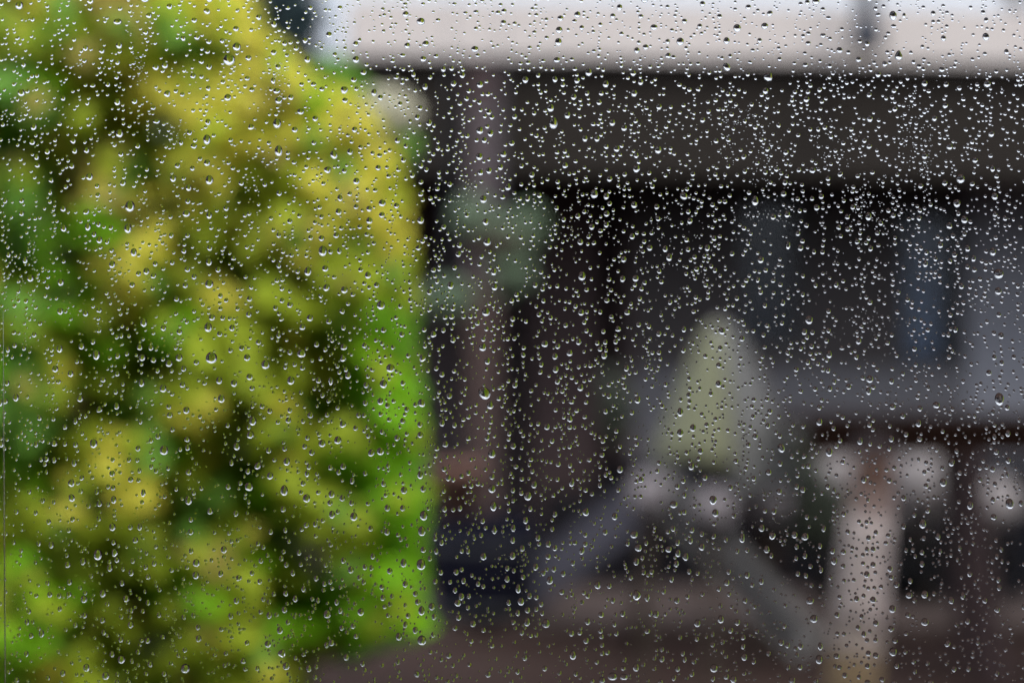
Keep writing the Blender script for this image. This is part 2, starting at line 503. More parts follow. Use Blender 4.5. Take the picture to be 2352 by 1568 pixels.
# thin dark post right of it, deeper in the porch
for (px, m_) in ((1300, 'red_board'),):
    p2 = empty('inner_post', (P(px, 784, 10.6).x, 10.6, 0))
    tag(p2, 'dark red-brown post deep in the shade of the porch', 'post')
    MB().box((0, 0, 1.05), (.36, .08, 2.1)).build('shaft', MAT[m_], p2)
    MB().box((0, 0, .05), (.42, .12, .1)).build('foot', MAT['black_board'], p2)


# ------------------------------------------------------------------ leaf masses
def puff(mb, c, r, n, size, sq=(1, 1, 1), seed=0):
    rr = random.Random(seed)
    for _ in range(n):
        while True:
            p = Vector((rr.uniform(-1, 1), rr.uniform(-1, 1), rr.uniform(-1, 1)))
            if p.length <= 1: break
        p = p.normalized() * (p.length ** 0.5)
        c2 = Vector(c) + Vector((p.x * r * sq[0], p.y * r * sq[1], p.z * r * sq[2]))
        nrm = p + Vector((rr.uniform(-.6, .6), rr.uniform(-.8, .2), rr.uniform(-.2, .9)))
        up = Vector((rr.uniform(-1, 1), rr.uniform(-1, 1), rr.uniform(-1, .4)))
        s_ = size * rr.uniform(.7, 1.3)
        mb.leaf(c2, nrm, up, s_, s_ * rr.uniform(.5, .75))


# hanging baskets with sage plants on the post
bk = empty('hanging_basket', P(1150, 545, 8.6))
tag(bk, 'hanging basket of sage green foliage spilling in front of the porch post', 'hanging plant')
MB().lathe([(.001, -.14), (.08, -.13), (.13, -.06), (.15, .02), (.14, .02)]).build('basket', MAT['bark'], bk, smooth=True)
mb = MB(); puff(mb, (.03, -.03, -.02), .125, 110, .06, (1.0, .8, .9), 3); puff(mb, (-.12, -.03, .09), .09, 50, .06, seed=4); puff(mb, (.04, -.04, -.16), .10, 45, .06, seed=14); puff(mb, (.12, -.03, .05), .08, 40, .06, seed=15)
mb.build('foliage', MAT['sage'], bk)
MB().tube((0, 0, 0), (0, .3, 1.0), .004, n=6).build('chain', MAT['dark_metal'], bk)
bk2 = empty('hanging_pot', P(1030, 685, 8.4))
tag(bk2, 'small hanging pot of grey-green leaves left of the porch post', 'hanging plant')
MB().lathe([(.001, -.10), (.05, -.10), (.08, .0), (.078, .0)]).build('pot', MAT['bark'], bk2, smooth=True)
mb = MB(); puff(mb, (0, -.03, 0), .10, 120, .055, (1.05, .7, .72), 5); mb.build('foliage', MAT['sage'], bk2)
MB().tube((0, 0, 0), (0, .3, 1.45), .003, n=6).build('chain', MAT['dark_metal'], bk2)

# ------------------------------------------------------------------ barrel and pot
by = 8.0
bx_ = P(1118, 0, by).x
br = empty('barrel', (bx_, by, 0))
tag(br, 'squat blue-black barrel standing on the ground beside the hedge', 'barrel')
R_ = M(132, by); hB = CAM_H - (1185 - 784) * KP * by
MB().lathe([(.001, 0), (R_ * .82, 0), (R_ * .95, hB * .25), (R_, hB * .5), (R_ * .95, hB * .8), (R_ * .86, hB), (R_ * .80, hB), (R_ * .80, hB - .05), (.001, hB - .05)], n=32).build('tub', MAT['barrel'], br, smooth=True)
for q in (.2, .75):
    MB().lathe([(R_ * .955, hB * q - .015), (R_ * .985, hB * q - .015), (R_ * .99, hB * q + .015), (R_ * .96, hB * q + .015)], n=32).build('hoop', MAT['hoop'], br, smooth=True)
pt = empty('terracotta_pot', (P(1050, 0, by).x, by, hB - .05))
tag(pt, 'terracotta flower pot sitting on top of the dark barrel', 'flower pot')
rp = M(60, by)
MB().lathe([(.001, 0), (rp * .62, 0), (rp * .9, rp * 2.0), (rp * 1.02, rp * 2.0), (rp * 1.02, rp * 2.5), (rp * .92, rp * 2.5), (rp * .85, rp * 2.2)], n=28).build('body', MAT['terracotta'], pt, smooth=True)
MB().lathe([(.001, rp * 2.25), (rp * .86, rp * 2.25)]).build('soil', MAT['soil'], pt)

# ------------------------------------------------------------------ low deck behind
dk = empty('porch_deck', (0, 9.0, 0))
tag(dk, 'low dark timber deck in the shade under the porch', 'deck')
d0, d1 = P(1250, 0, 9.0).x, 7.0
ztd = P(0, 1185, 9.0).z
nbd = 9
for k in range(nbd):
    MB().box(((d0 + d1) / 2, .07 + k * .145, ztd), (d1 - d0, .135, .03)).build('deck_plank', MAT['black_board'], dk)
MB().box(((d0 + d1) / 2, .02, ztd / 2), (d1 - d0, .03, ztd - .04)).build('skirting_board', MAT['black_board'], dk)
MB().box(((d0 + d1) / 2, .7, ztd / 2), (d1 - d0 - .1, 1.2, ztd - .05)).build('frame', MAT['black_board'], dk)

# pale flowering shrubs along the deck
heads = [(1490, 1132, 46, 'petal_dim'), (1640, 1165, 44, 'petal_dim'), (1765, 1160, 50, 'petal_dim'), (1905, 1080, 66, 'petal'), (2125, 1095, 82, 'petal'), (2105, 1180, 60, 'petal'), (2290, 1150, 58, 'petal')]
lab = ['pale pinkish mophead flower shrub under the left end of the canvas hood',
       'pale mophead flower shrub where the two planks cross',
       'greyish mophead flower shrub between the crossing planks and the pale post',
       'pale mophead flower shrub just left of the thick pale post',
       'tall pale mophead flower shrub between pale post and dark table leg',
       'short pale mophead flower shrub below the tall one right of the post',
       'cream mophead flower shrub at the right edge behind the dark table leg']
for i, (x, y, r, m_) in enumerate(heads):
    d = (6.6, 6.5, 7.2, 8.2, 8.3, 8.4, 8.2)[i]
    c = P(x, y, d)
    sh = empty('flower_shrub', (c.x, c.y, 0))
    tag(sh, lab[i], 'shrub', 'pale flower shrubs in front of the deck')
    rr_ = M(r, d)
    mb = MB(); puff(mb, (0, 0, c.z), rr_, 150, .035, (1, .9, .95), 30 + i)
    puff(mb, (0, 0, c.z), rr_ * .7, 60, .05, (1, .9, .95), 130 + i)
    n_ = 12
    mb.lathe([(rr_ * .86 * math.sin(math.pi * k / n_) * (1 + .04 * math.sin(k * 5)) + .0005, -rr_ * .84 * math.cos(math.pi * k / n_)) for k in range(n_ + 1)], (0, 0, c.z), n=20)
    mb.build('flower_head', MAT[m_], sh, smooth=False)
    mb = MB()
    if i < 3: puff(mb, (0, .03, c.z - rr_ * 1.1), rr_ * .8, 30, .05, (1, .8, .5), 60 + i)
    else: puff(mb, (0, .05, c.z * .45), c.z * .42, 90, .07, (.45, .45, 1), 60 + i)
    mb.build('foliage', MAT['leafN'], sh)
    mb = MB()
    for k in range(3): mb.tube((rnd.uniform(-.04, .04), 0, 0), (rnd.uniform(-.03, .03), 0, c.z), .008, .005, n=6)
    mb.build('stem', MAT['bark'], sh)

# ------------------------------------------------------------------ canvas hood on its trestle
ap = P(1650, 748, 7.0)
hood = empty('canvas_hood', (ap.x, 7.0, 0))
tag(hood, 'pale peaked canvas hood, greenish left face, draped over crossed planks', 'canvas cover')
zb_ = P(0, 1055, 7.0).z
hl = M(146, 7.0); hr = M(186, 7.0)


def hood_face(name, a0, a1, m_, zbase=None):
    n_, k_ = 10, 9
    v = []
    for j in range(k_ + 1):
        tt = j / k_
        for i in range(n_ + 1):
            a = a0 + (a1 - a0) * i / n_
            prof = 0.10 + 0.90 * tt ** 0.8
            rad_x = (hl if math.cos(a) < 0 else hr) * prof
            fold = 1 + .05 * math.sin(a * 9) * tt
            z = ap.z + .0 - (ap.z - (zbase or zb_)) * tt + .015 * math.sin(a * 5) * tt
            if j == 0: z -= .004
            v.append((rad_x * math.cos(a) * fold, .22 * prof * math.sin(a) * fold, z))
    f = [(j * (n_ + 1) + i, j * (n_ + 1) + i + 1, (j + 1) * (n_ + 1) + i + 1, (j + 1) * (n_ + 1) + i) for j in range(k_) for i in range(n_)]
    mbx = MB(); mbx.add(v, f)
    o = mbx.build(name, MAT[m_], hood, smooth=True)
    so = o.modifiers.new('thickness', 'SOLIDIFY'); so.thickness = .006
    return o


hood_face('left_face', math.radians(-180), math.radians(-83), 'canvas_green')
hood_face('right_face', math.radians(-83), math.radians(0), 'canvas_grey', P(0, 1130, 7.0).z)
hood_face('back_face', math.radians(0), math.radians(180), 'canvas')
MB().lathe([(.001, ap.z + .014), (.014, ap.z + .010), (.034, ap.z - .012), (.062, ap.z - .075), (.056, ap.z - .078)]).build('peak_cap', MAT['canvas'], hood, smooth=True)

# planks that cross beneath it
pa0, pa1 = P(1690, 990, 7.05), P(1120, 1425, 8.1)
pl = empty('long_plank', pa1)
tag(pl, 'long wet blue-grey plank sloping from the canvas hood down to the left', 'plank')
d_ = pa0 - pa1
Rm = rot_axis(d_)
# turned so that its broad face looks at the window
wA = M(105, 7.5)
MB().box(Rm @ Vector((d_.length / 2, 0, 0)), (d_.length, .03, wA), Rm).build('board', MAT['grey_plank'], pl)
MB().box(Rm @ Vector((d_.length / 2, .035, 0)), (d_.length * .9, .03, .04), Rm).build('batten', MAT['barrel'], pl)
pb0, pb1 = P(1500, 1100, 6.9), P(1865, 1490, 6.9)
pl2 = empty('short_plank', pb1)
tag(pl2, 'shorter warm grey plank sloping down to the right below the canvas hood', 'plank')
d_ = pb0 - pb1; Rm = rot_axis(d_); wB = M(88, 6.9)
MB().box(Rm @ Vector((d_.length / 2, 0, 0)), (d_.length, .03, wB), Rm).build('board', MAT['warm_plank'], pl2)
MB().box(Rm @ Vector((d_.length / 2, .035, 0)), (d_.length * .85, .03, .035), Rm).build('batten', MAT['barrel'], pl2)
tr = empty('trestle', (ap.x, 7.15, 0))
tag(tr, 'dark timber trestle holding up the canvas hood and the planks', 'trestle')
for sx in (-1, 1):
    MB().tube((.05 * sx, 0, ap.z - .06), (.30 * sx, .12, 0), .022, n=8).build('leg', MAT['dark_red_wood'], tr, smooth=True)
    MB().tube((.05 * sx, .05, ap.z - .06), (.26 * sx, .5, 0), .022, n=8).build('leg', MAT['dark_red_wood'], tr, smooth=True)
MB().box((0, .02, .55), (.42, .03, .05)).build('cross_bar', MAT['dark_red_wood'], tr)
# olive shrub under the hood's right side
os_ = empty('olive_shrub', (P(1790, 0, 7.6).x, 7.6, 0))
tag(os_, 'dark olive shrub under the right side of the canvas hood', 'shrub')
mb = MB()
puff(mb, (0, 0, P(0, 1080, 7.6).z), M(95, 7.6), 300, .07, (1, .8, 1), 71)
puff(mb, (.14, 0, P(0, 1180, 7.6).z), M(75, 7.6), 160, .07, (1, .8, 1), 72)
puff(mb, (-.62, .1, P(0, 930, 7.6).z), M(52, 7.6), 120, .06, (.6, .7, 1.6), 73)
mb.build('foliage', MAT['olive'], os_)
MB().tube((0, 0, 0), (0, 0, P(0, 1080, 7.6).z), .015, .008, n=7).build('stem', MAT['bark'], os_)
MB().tube((0, 0, .1), (-.62, .1, P(0, 930, 7.6).z), .012, .006, n=7).build('branch', MAT['bark'], os_)

# ------------------------------------------------------------------ dark table at the right
td = 6.5
tx0 = P(1822, 0, td).x
tb = empty('garden_table', (tx0 + 1.1, td, 0))
tag(tb, 'long black-brown timber table with dark red legs, running out at the right', 'table')
zt_ = P(0, 958, td).z; zt2 = P(0, 1044, td).z
for k in range(3):
    MB().box((0, .07 + .14 * k, zt_ - .012), (2.2, .132, .024)).build('top_plank', MAT['table_wood'], tb)
MB().box((0, .06, (zt_ + zt2) / 2 - .014), (2.1, .03, zt_ - zt2 - .01)).build('apron', MAT['table_wood'], tb)
for lx, ly in ((P(2235, 0, td).x, .05), (P(2235, 0, td).x + 1.1, .05), (P(2235, 0, td).x, .36), (P(2235, 0, td).x + 1.1, .36)):
    lx -= tx0 + 1.1
    lean = .10
    MB().tube((lx, ly, zt2), (lx + lean * .8, ly, 0), M(28, td), M(32, td), n=4).build('leg', MAT['dark_red_wood'], tb)

# pale weathered post close to the window
pd = 4.0
top = P(2012, 1018, pd); bot = P(1958, 1568, pd)
dirp = (top - bot).normalized()
ground_pt = bot - dirp * (bot.z / dirp.z)
lp = empty('leaning_post', ground_pt)
tag(lp, 'thick pale weathered post in front of the dark table, orange at its top', 'post')


def seg(y0, y1, m_, r0, r1, nm):
    a_ = top.lerp(bot, (y0 - 1018) / 550) - ground_pt; b_ = top.lerp(bot, (y1 - 1018) / 550) - ground_pt
    MB().tube(b_, a_, r1, r0, n=18, wob=.0015).build(nm, MAT[m_], lp, smooth=True)


rpp = M(59, pd)
seg(1005, 1052, 'dark_red_wood', rpp * .70, rpp * .76, 'cap')
seg(1052, 1125, 'orange_wood', rpp * .76, rpp * .84, 'stained_top')
seg(1125, 1185, 'fawn_wood', rpp * .84, rpp * .90, 'collar')
seg(1185, 1440, 'pale_wood', rpp * .90, rpp, 'shaft')
seg(1440, 1500, 'beige_wood', rpp, rpp * 1.01, 'lower_shaft')
aa = top.lerp(bot, (1500 - 1018) / 550) - ground_pt
MB().tube((0, 0, 0), aa, rpp * 1.08, rpp * 1.01, n=18, wob=.0015).build('bark_base', MAT['tan_wood'], lp, smooth=True)

# dark crate low at the right
ck = empty('dark_crate', (P(2170, 0, 8.75).x, 8.75, 0))
tag(ck, 'low dark navy slatted crate behind the table leg', 'crate')
cw = .62; ch = P(0, 1200, 8.75).z
for k in range(3):
    MB().box((0, -.2, .06 + (ch - .08) * k / 2.4 + .03), (cw, .02, (ch - .1) / 3.2)).build('slat', MAT['barrel'], ck)
for sx in (-1, 1):
    MB().box((sx * cw / 2, 0, ch / 2), (.03, .42, ch)).build('side', MAT['hoop'], ck)
MB().box((0, .2, ch / 2), (cw, .02, ch)).build('back', MAT['hoop'], ck)

# ------------------------------------------------------------------ distant conifer and bank
def conifer(px, d, h, r, lbl, seed):
    c = P(px, 0, d).x
    e = empty('conifer', (c, d, 0)); tag(e, lbl, 'tree')
    MB().tube((0, 0, 0), (0, 0, h * .95), .16, .03, n=8).build('trunk', MAT['bark'], e)
    rr = random.Random(seed); mb = MB()
    for _ in range(1300):
        z = rr.uniform(.08, 1) ; a = rr.uniform(0, 6.283)
        q = r * (1 - z) * rr.uniform(.35, 1) + .08
        p = Vector((q * math.cos(a), q * math.sin(a), z * h))
        mb.leaf(p, (math.cos(a) * .4, math.sin(a) * .4, .9), (math.cos(a), math.sin(a), -.5), rr.uniform(.3, .6), rr.uniform(.1, .2))
    mb.build('crown', MAT['leafC'], e)


conifer(628, 18, 5.8, 1.05, 'dark blue-green conifer far behind the hedge top', 1)
conifer(300, 22, 7.5, 2.0, 'tall dark conifer hidden behind the yellow hedge', 2)

# ------------------------------------------------------------------ hedge
hd = empty('hedge', (P(300, 0, 2.8).x, 2.8, 0))
tag(hd, 'tall yellow-green leafy hedge filling the left side, close outside the glass', 'hedge')
hl0 = hd.location
OUT = [(0, 580), (60, 610), (128, 660), (170, 700), (200, 755), (222, 810), (250, 845), (320, 890), (359, 920), (420, 935), (520, 940), (620, 948), (750, 960), (900, 968), (1100, 982), (1300, 985), (1450, 975), (1500, 740), (1568, 700), (2200, 700)]


def edge(y):
    if y < 0: return 560 + y * .9
    for (y0, x0), (y1, x1) in zip(OUT, OUT[1:]):
        if y0 <= y <= y1: return x0 + (x1 - x0) * (y - y0) / (y1 - y0)
    return 700


BL = '''B 300 50 60;O 400 40 70;Y 470 40 60;Y 520 120 110;Y 620 190 95;Y 650 120 70;Y 700 300 100;Y 560 280 90;Y 780 420 85;Y 850 480 70;Y 820 370 70;O 700 500 90;O 540 560 65;
Y 330 640 80;Y 680 800 100;Y 750 870 80;O 480 830 85;O 560 760 75;O 440 360 70;Y 460 400 60;O 130 350 60;G 100 200 40;B 240 395 60;Y 300 200 60;Y 410 180 80;O 130 180 60;O 230 110 60;Y 480 210 80;
Y 290 1100 80;O 160 1080 50;Y 470 970 50;Y 470 1030 45;O 540 1200 65;O 520 1330 75;O 780 1230 60;O 500 1270 60;B 290 1400 65;O 260 1370 60;O 570 1400 60;B 690 1490 55;O 160 1230 50;O 600 1520 65;
G 870 850 75;G 870 1000 95;G 870 1090 75;G 905 1200 70;G 915 1330 60;G 870 1410 70;S 45 520 65;S 40 600 55;S 60 930 80;O 800 640 85;G 860 730 65;O 700 1100 60;O 790 1010 60;G 740 930 55;
S 420 1150 75;G 420 1330 60;G 100 1400 65;G 730 1400 60;S 30 1000 60;S 55 430 65;S 70 240 55;O 180 90 45;S 310 960 65;S 480 1110 55;O 240 880 75;O 350 860 60;O 190 820 65;S 60 720 60;O 400 740 60;
O 20 1280 55;G 60 1480 50;S 30 860 60;O 640 700 70;O 760 560 70;Y 850 560 60;O 900 640 40;O 620 1010 30;O 640 620 50;O 450 660 60;O 200 1310 60;G 330 1290 55;O 110 1300 50;O 380 920 60;G 130 560 60;
O 640 1150 50;G 560 1110 60;O 660 1330 50;G 640 1430 60;O 480 1480 60;O 400 1530 60;O 150 1500 50;O 760 740 70;O 830 780 60;G 930 1090 45;G 945 1270 40;G 900 950 55;O 330 120 50;O 100 60 40'''.replace('\n', '').split(';')
GAPS = [(335, 70, 38), (70, 50, 35), (215, 90, 40), (640, 760, 38), (440, 760, 35), (860, 790, 30), (880, 640, 28), (720, 980, 40), (660, 900, 32), (480, 1420, 35), (250, 1300, 32), (900, 1270, 26), (600, 430, 28), (690, 620, 30), (190, 30, 45), (30, 110, 50), (150, 260, 55), (380, 295, 60), (170, 330, 30), (225, 290, 50), (15, 370, 45), (390, 490, 62), (430, 560, 50), (320, 510, 55), (560, 650, 68), (140, 590, 62), (150, 680, 55),
        (270, 740, 62), (310, 800, 48), (180, 960, 62), (120, 1010, 45), (560, 950, 80), (545, 1030, 60), (620, 860, 55), (620, 1060, 50), (820, 1150, 50), (110, 1150, 58), (230, 1160, 72), (330, 1190, 62), (400, 1235, 62),
        (40, 1380, 50), (720, 1270, 62), (740, 1325, 50), (630, 1240, 40), (420, 1430, 60), (350, 1480, 55), (220, 1460, 50), (30, 1540, 40), (790, 1480, 45), (100, 1060, 30), (60, 1190, 40), (110, 800, 35), (700, 1200, 45)]
blobs = []
for q in BL:
    q = q.strip()
    if not q: continue
    k_, x_, y_, r_ = q.split(); blobs.append((k_, float(x_), float(y_), float(r_) * .62))
base_blobs = list(blobs)
rb = random.Random(33)
for _ in range(560):
    x = rb.uniform(-40, 970); y = rb.uniform(-60, 1620)
    if x > edge(y) - 20: continue
    k_ = min(base_blobs, key=lambda b_: (b_[1] - x) ** 2 + (b_[2] - y) ** 2)[0]
    if rb.random() < .42: k_ = rb.choice('YYOBS' if y < 650 else ('OOOGGY' if x < 760 else 'GGOSG'))
    blobs.append((k_, x, y, rb.uniform(18, 38)))
for _ in range(55):
    x = rb.uniform(0, 960); y = rb.uniform(0, 1568)
    if x > 560 and y < 560 and rb.random() < .75: continue
    for k in range(rb.choice((1, 2, 3))): GAPS.append((x + 26 * k, y + 20 * k, rb.uniform(10, 24)))
KM = {k: i for i, k in enumerate('YOGSDB')}
LM = [MAT['leaf' + k] for k in 'YOGSDB']
rh = random.Random(21)
shared = []
for mi, k in enumerate('YOGSDB'):
    mb = MB(); mb.leaf((0, 0, 0), (0, 0, 1), (1, 0, 0), 1, .72, .22)
    me = bpy.data.meshes.new('leaf'); me.from_pydata(mb.v, [], mb.f); me.materials.append(LM[mi]); me.update(); shared.append(me)


GAPS = [(a, b_, r * .85) for a, b_, r in GAPS]


def in_gap(x, y, s=1.0):
    return any((x - a) ** 2 + (y - b_) ** 2 < (r * s) ** 2 for a, b_, r in GAPS)


single = []
# front leaves: clusters
for k_, x_, y_, r_ in blobs:
    dd = 2.48 + .07 * math.sin(x_ * .013 + 1) * math.cos(y_ * .011) + rh.uniform(-.06, .09)
    nlf = 14
    slant = rh.uniform(.3, 1.0); tiltz = rh.uniform(.1, 1.4)
    for i in range(nlf):
        for _try in range(8):
            a = rh.uniform(0, 6.283); q = r_ * math.sqrt(rh.random()) * 1.12
            x, y = x_ + q * math.cos(a) * 1.15, y_ + q * math.sin(a) * .8 + slant * q * math.cos(a) * .7
            if not in_gap(x, y, rh.uniform(.6, 1.1)) and x < edge(y) - 24 + 16 * math.sin(y * .045) + 14 * math.sin(y * .11 + 2): break
        else:
            continue
        p = P(x, y, dd + rh.uniform(-.06, .10))
        nrm = Vector((rh.uniform(-.6, .6), -1, tiltz + rh.uniform(-.3, .5)))
        up = Vector((rh.uniform(-1, 1), rh.uniform(-.3, .3), rh.uniform(-1, .2)))
        kk = k_ if rh.random() < .8 else rh.choice('OOYBS' if k_ != 'G' else 'GGO')
        single.append((p, nrm, up, rh.uniform(.026, .044), kk))
# a second layer just behind, following the nearest clump's kind
fill = []
for _ in range(8500):
    x = rh.uniform(-60, 990); y = rh.uniform(-60, 1640)
    if x > edge(y) - 18 or in_gap(x, y, rh.uniform(.75, 1.2)): continue
    k_ = min(blobs, key=lambda b_: (b_[1] - x) ** 2 + (b_[2] - y) ** 2)[0]
    kk = k_ if rh.random() < .6 else rh.choice('OGSO')
    p = P(x, y, rh.uniform(2.50, 2.80))
    fill.append((p, Vector((rh.uniform(-.7, .7), -1, rh.uniform(.0, 1.5))), Vector((rh.uniform(-1, 1), rh.uniform(-.3, .3), rh.uniform(-1, .3))), rh.uniform(.028, .05), kk))
# inner leaves, shade put into their colour, and the parts of the hedge outside the frame
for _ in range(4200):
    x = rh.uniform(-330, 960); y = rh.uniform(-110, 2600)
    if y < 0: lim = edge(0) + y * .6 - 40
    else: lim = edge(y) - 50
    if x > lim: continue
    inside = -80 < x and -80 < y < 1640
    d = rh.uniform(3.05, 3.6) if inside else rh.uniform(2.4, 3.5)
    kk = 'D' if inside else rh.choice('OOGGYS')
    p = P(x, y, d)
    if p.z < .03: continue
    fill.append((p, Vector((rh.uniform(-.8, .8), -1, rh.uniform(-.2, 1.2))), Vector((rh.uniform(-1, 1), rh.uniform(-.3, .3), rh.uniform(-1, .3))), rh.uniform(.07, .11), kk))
single.sort(key=lambda s_: -s_[3] / s_[0].y)
rest = single[295:]; single = single[:295]
for p, nrm, up, s_, kk in single:
    o = bpy.data.objects.new('leaf', shared[KM[kk]])
    COL.objects.link(o)
    z = nrm.normalized(); x = (up - z * up.dot(z)).normalized(); y = z.cross(x)
    o.parent = hd
    mtx = Matrix((x, y, z)).transposed()
    o.location = p - hl0
    o.rotation_euler = mtx.to_euler()
    o.scale = (s_, s_, s_)
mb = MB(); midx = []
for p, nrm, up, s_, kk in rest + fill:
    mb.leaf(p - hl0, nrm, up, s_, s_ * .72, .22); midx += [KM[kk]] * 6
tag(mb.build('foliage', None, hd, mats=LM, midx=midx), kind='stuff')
for i in range(14):
    x0 = rh.uniform(-700, 700)
    a_ = P(x0, 0, 3.1); a_.z = 0
    mb = MB(); p0 = Vector((a_.x, 3.1, 0))
    zt3 = P(0, rh.uniform(60, 500), 3.0).z
    p1 = Vector((a_.x + rh.uniform(-.06, .06), 3.05, zt3 * .55)); p2 = Vector((p1.x + rh.uniform(-.08, .08), 3.0, zt3))
    mb.tube(p0 - hl0, p1 - hl0, .014, .010, n=7).tube(p1 - hl0, p2 - hl0, .010, .005, n=7)
    mb.build('branch', MAT['bark'], hd, smooth=True)
# pale flower head at the top of the hedge
fh = empty('panicle_flower', P(878, 262, 3.1))
tag(fh, 'cream flower head standing out from the right shoulder of the hedge', 'flower')
mb = MB(); puff(mb, (0, 0, 0), M(80, 3.1), 420, .016, (1.05, .9, .74), 91); puff(mb, (0, 0, 0), M(55, 3.1), 120, .02, (1.05, .9, .74), 92)
mb.build('petals', MAT['petal_cream'], fh)
MB().tube((0, 0, -.02), (-.10, .02, -.55), .004, .005, n=6).build('stalk', MAT['bark'], fh)
mb = MB()
for (x, y) in ((760, 175), (735, 215), (790, 215), (800, 345), (880, 345), (850, 370), (905, 360), (760, 240)):
    for _ in range(7):
        q = P(x + rh.uniform(-35, 35), y + rh.uniform(-25, 25), 3.05) - fh.location
        mb.leaf(q, (rh.uniform(-.5, .5), -1, rh.uniform(0, 1)), (rh.uniform(-1, 1), 0, rh.uniform(-1, .3)), .05, .034)
mb.build('foliage', MAT['leafS'], fh)

# ------------------------------------------------------------------ the room and its window
rx0, rx1, ry0, ry1, rz1 = -1.5, 1.9, -2.6, PANE_Y + .0, 2.4
GT = .004
ox0, ox1, oz0, oz1 = -.30, .95, .62, 1.78          # opening in the wall
wt = .16
wy = ry1 - wt / 2
wl_ = MB()
wl_.box(((rx0 + ox0) / 2, wy, rz1 / 2), (ox0 - rx0, wt, rz1)).box(((rx1 + ox1) / 2, wy, rz1 / 2), (rx1 - ox1, wt, rz1))
wl_.box(((ox0 + ox1) / 2, wy, oz0 / 2), (ox1 - ox0, wt, oz0)).box(((ox0 + ox1) / 2, wy, (rz1 + oz1) / 2), (ox1 - ox0, wt, rz1 - oz1))
tag(wl_.build('wall_front', MAT['indoor']), kind='structure')
for nm, c, d_ in (('wall_back', ((rx0 + rx1) / 2, ry0 - .05, rz1 / 2), (rx1 - rx0, .1, rz1)), ('wall_left', (rx0 - .05, (ry0 + ry1) / 2, rz1 / 2), (.1, ry1 - ry0 + .2, rz1)),
                  ('wall_right', (rx1 + .05, (ry0 + ry1) / 2, rz1 / 2), (.1, ry1 - ry0 + .2, rz1)), ('ceiling', ((rx0 + rx1) / 2, (ry0 + ry1) / 2, rz1 + .05), (rx1 - rx0 + .2, ry1 - ry0 + .2, .1))):
    tag(MB().box(c, d_).build(nm, MAT['indoor']), kind='structure')
tag(MB().box(((rx0 + rx1) / 2, (ry0 + ry1) / 2, .05), (rx1 - rx0 + .2, ry1 - ry0 + .2, .08)).build('floor', MAT['indoor_floor']), kind='structure')

wi = empty('window', (0, PANE_Y, CAM_H))
wi.rotation_euler = (-TILT, 0, 0)
tag(wi, 'large rain-spotted window pane in a grey frame, seen from indoors', 'window')
fx = -.1345                                        # inner edge of the left stile
fz0, fz1, fx1 = oz0 + .03, oz1 - .03, ox1 - .04
dy = -.032
fd = .058


def wb(nm, x0, x1, z0, z1, m_, yc=dy, dep=fd):
    return MB().box(((x0 + x1) / 2, yc, (z0 + z1) / 2 - CAM_H), (x1 - x0, dep, z1 - z0)).build(nm, MAT[m_], wi)


wb('stile', ox0, fx, oz0, oz1, 'sash'); wb('stile', fx1, ox1, oz0, oz1, 'sash')
wb('rail', fx + .0005, fx1 - .0005, oz0, fz0, 'sash'); wb('rail', fx + .0005, fx1 - .0005, fz1, oz1, 'sash')
MB().box(((fx - .01 + fx1 + .005) / 2, -GT / 2, (fz0 + fz1) / 2 - CAM_H), (fx1 - fx + .015, GT, fz1 - fz0 + .01)).build('glass_pane', MAT['pane'], wi)


def G(sx, sy):
    """place on the leaning glass (local u across, v up the pane) seen at source pixel sx, sy"""
    tx = (sx / 4096 - .5) * 36 / FOC
    tz = -(sy - 1365.5) / 4096 * 36 / FOC
    v = tz * PANE_Y / (math.cos(TILT) - tz * math.sin(TILT))
    return tx * (PANE_Y + v * math.sin(TILT)), v


# short piece of gasket that peeps in at the left edge, and the silicone line beside it
(u0, v0), (u1, v1) = G(-60, 1655), G(9, 1870)
MB().box(((u0 + u1) / 2, -GT - .0006, (v0 + v1) / 2), (u1 - u0, .001, v0 - v1)).build('gasket', MAT['gasket'], wi)
bv, bf = [], []
NB, NC = 60, 8
for i in range(NB):
    k = i / (NB - 1)
    u, v = G(30 + 9 * k, 1250 + 1500 * k)
    rr_ = .00003 + .00013 * math.sin(math.pi * min(1, k * 1.6) ** .8 * .5)
    for q in range(NC):
        a = 2 * math.pi * q / NC
        bv.append((u + rr_ * math.cos(a), -GT - .0003 + rr_ * math.sin(a), v))
for i in range(NB - 1):
    for q in range(NC):
        a, b_ = i * NC + q, i * NC + (q + 1) % NC
        bf.append((a, a + NC, b_ + NC, b_))
MB().add(bv, bf).build('silicone_bead', MAT['bead'], wi, smooth=True)

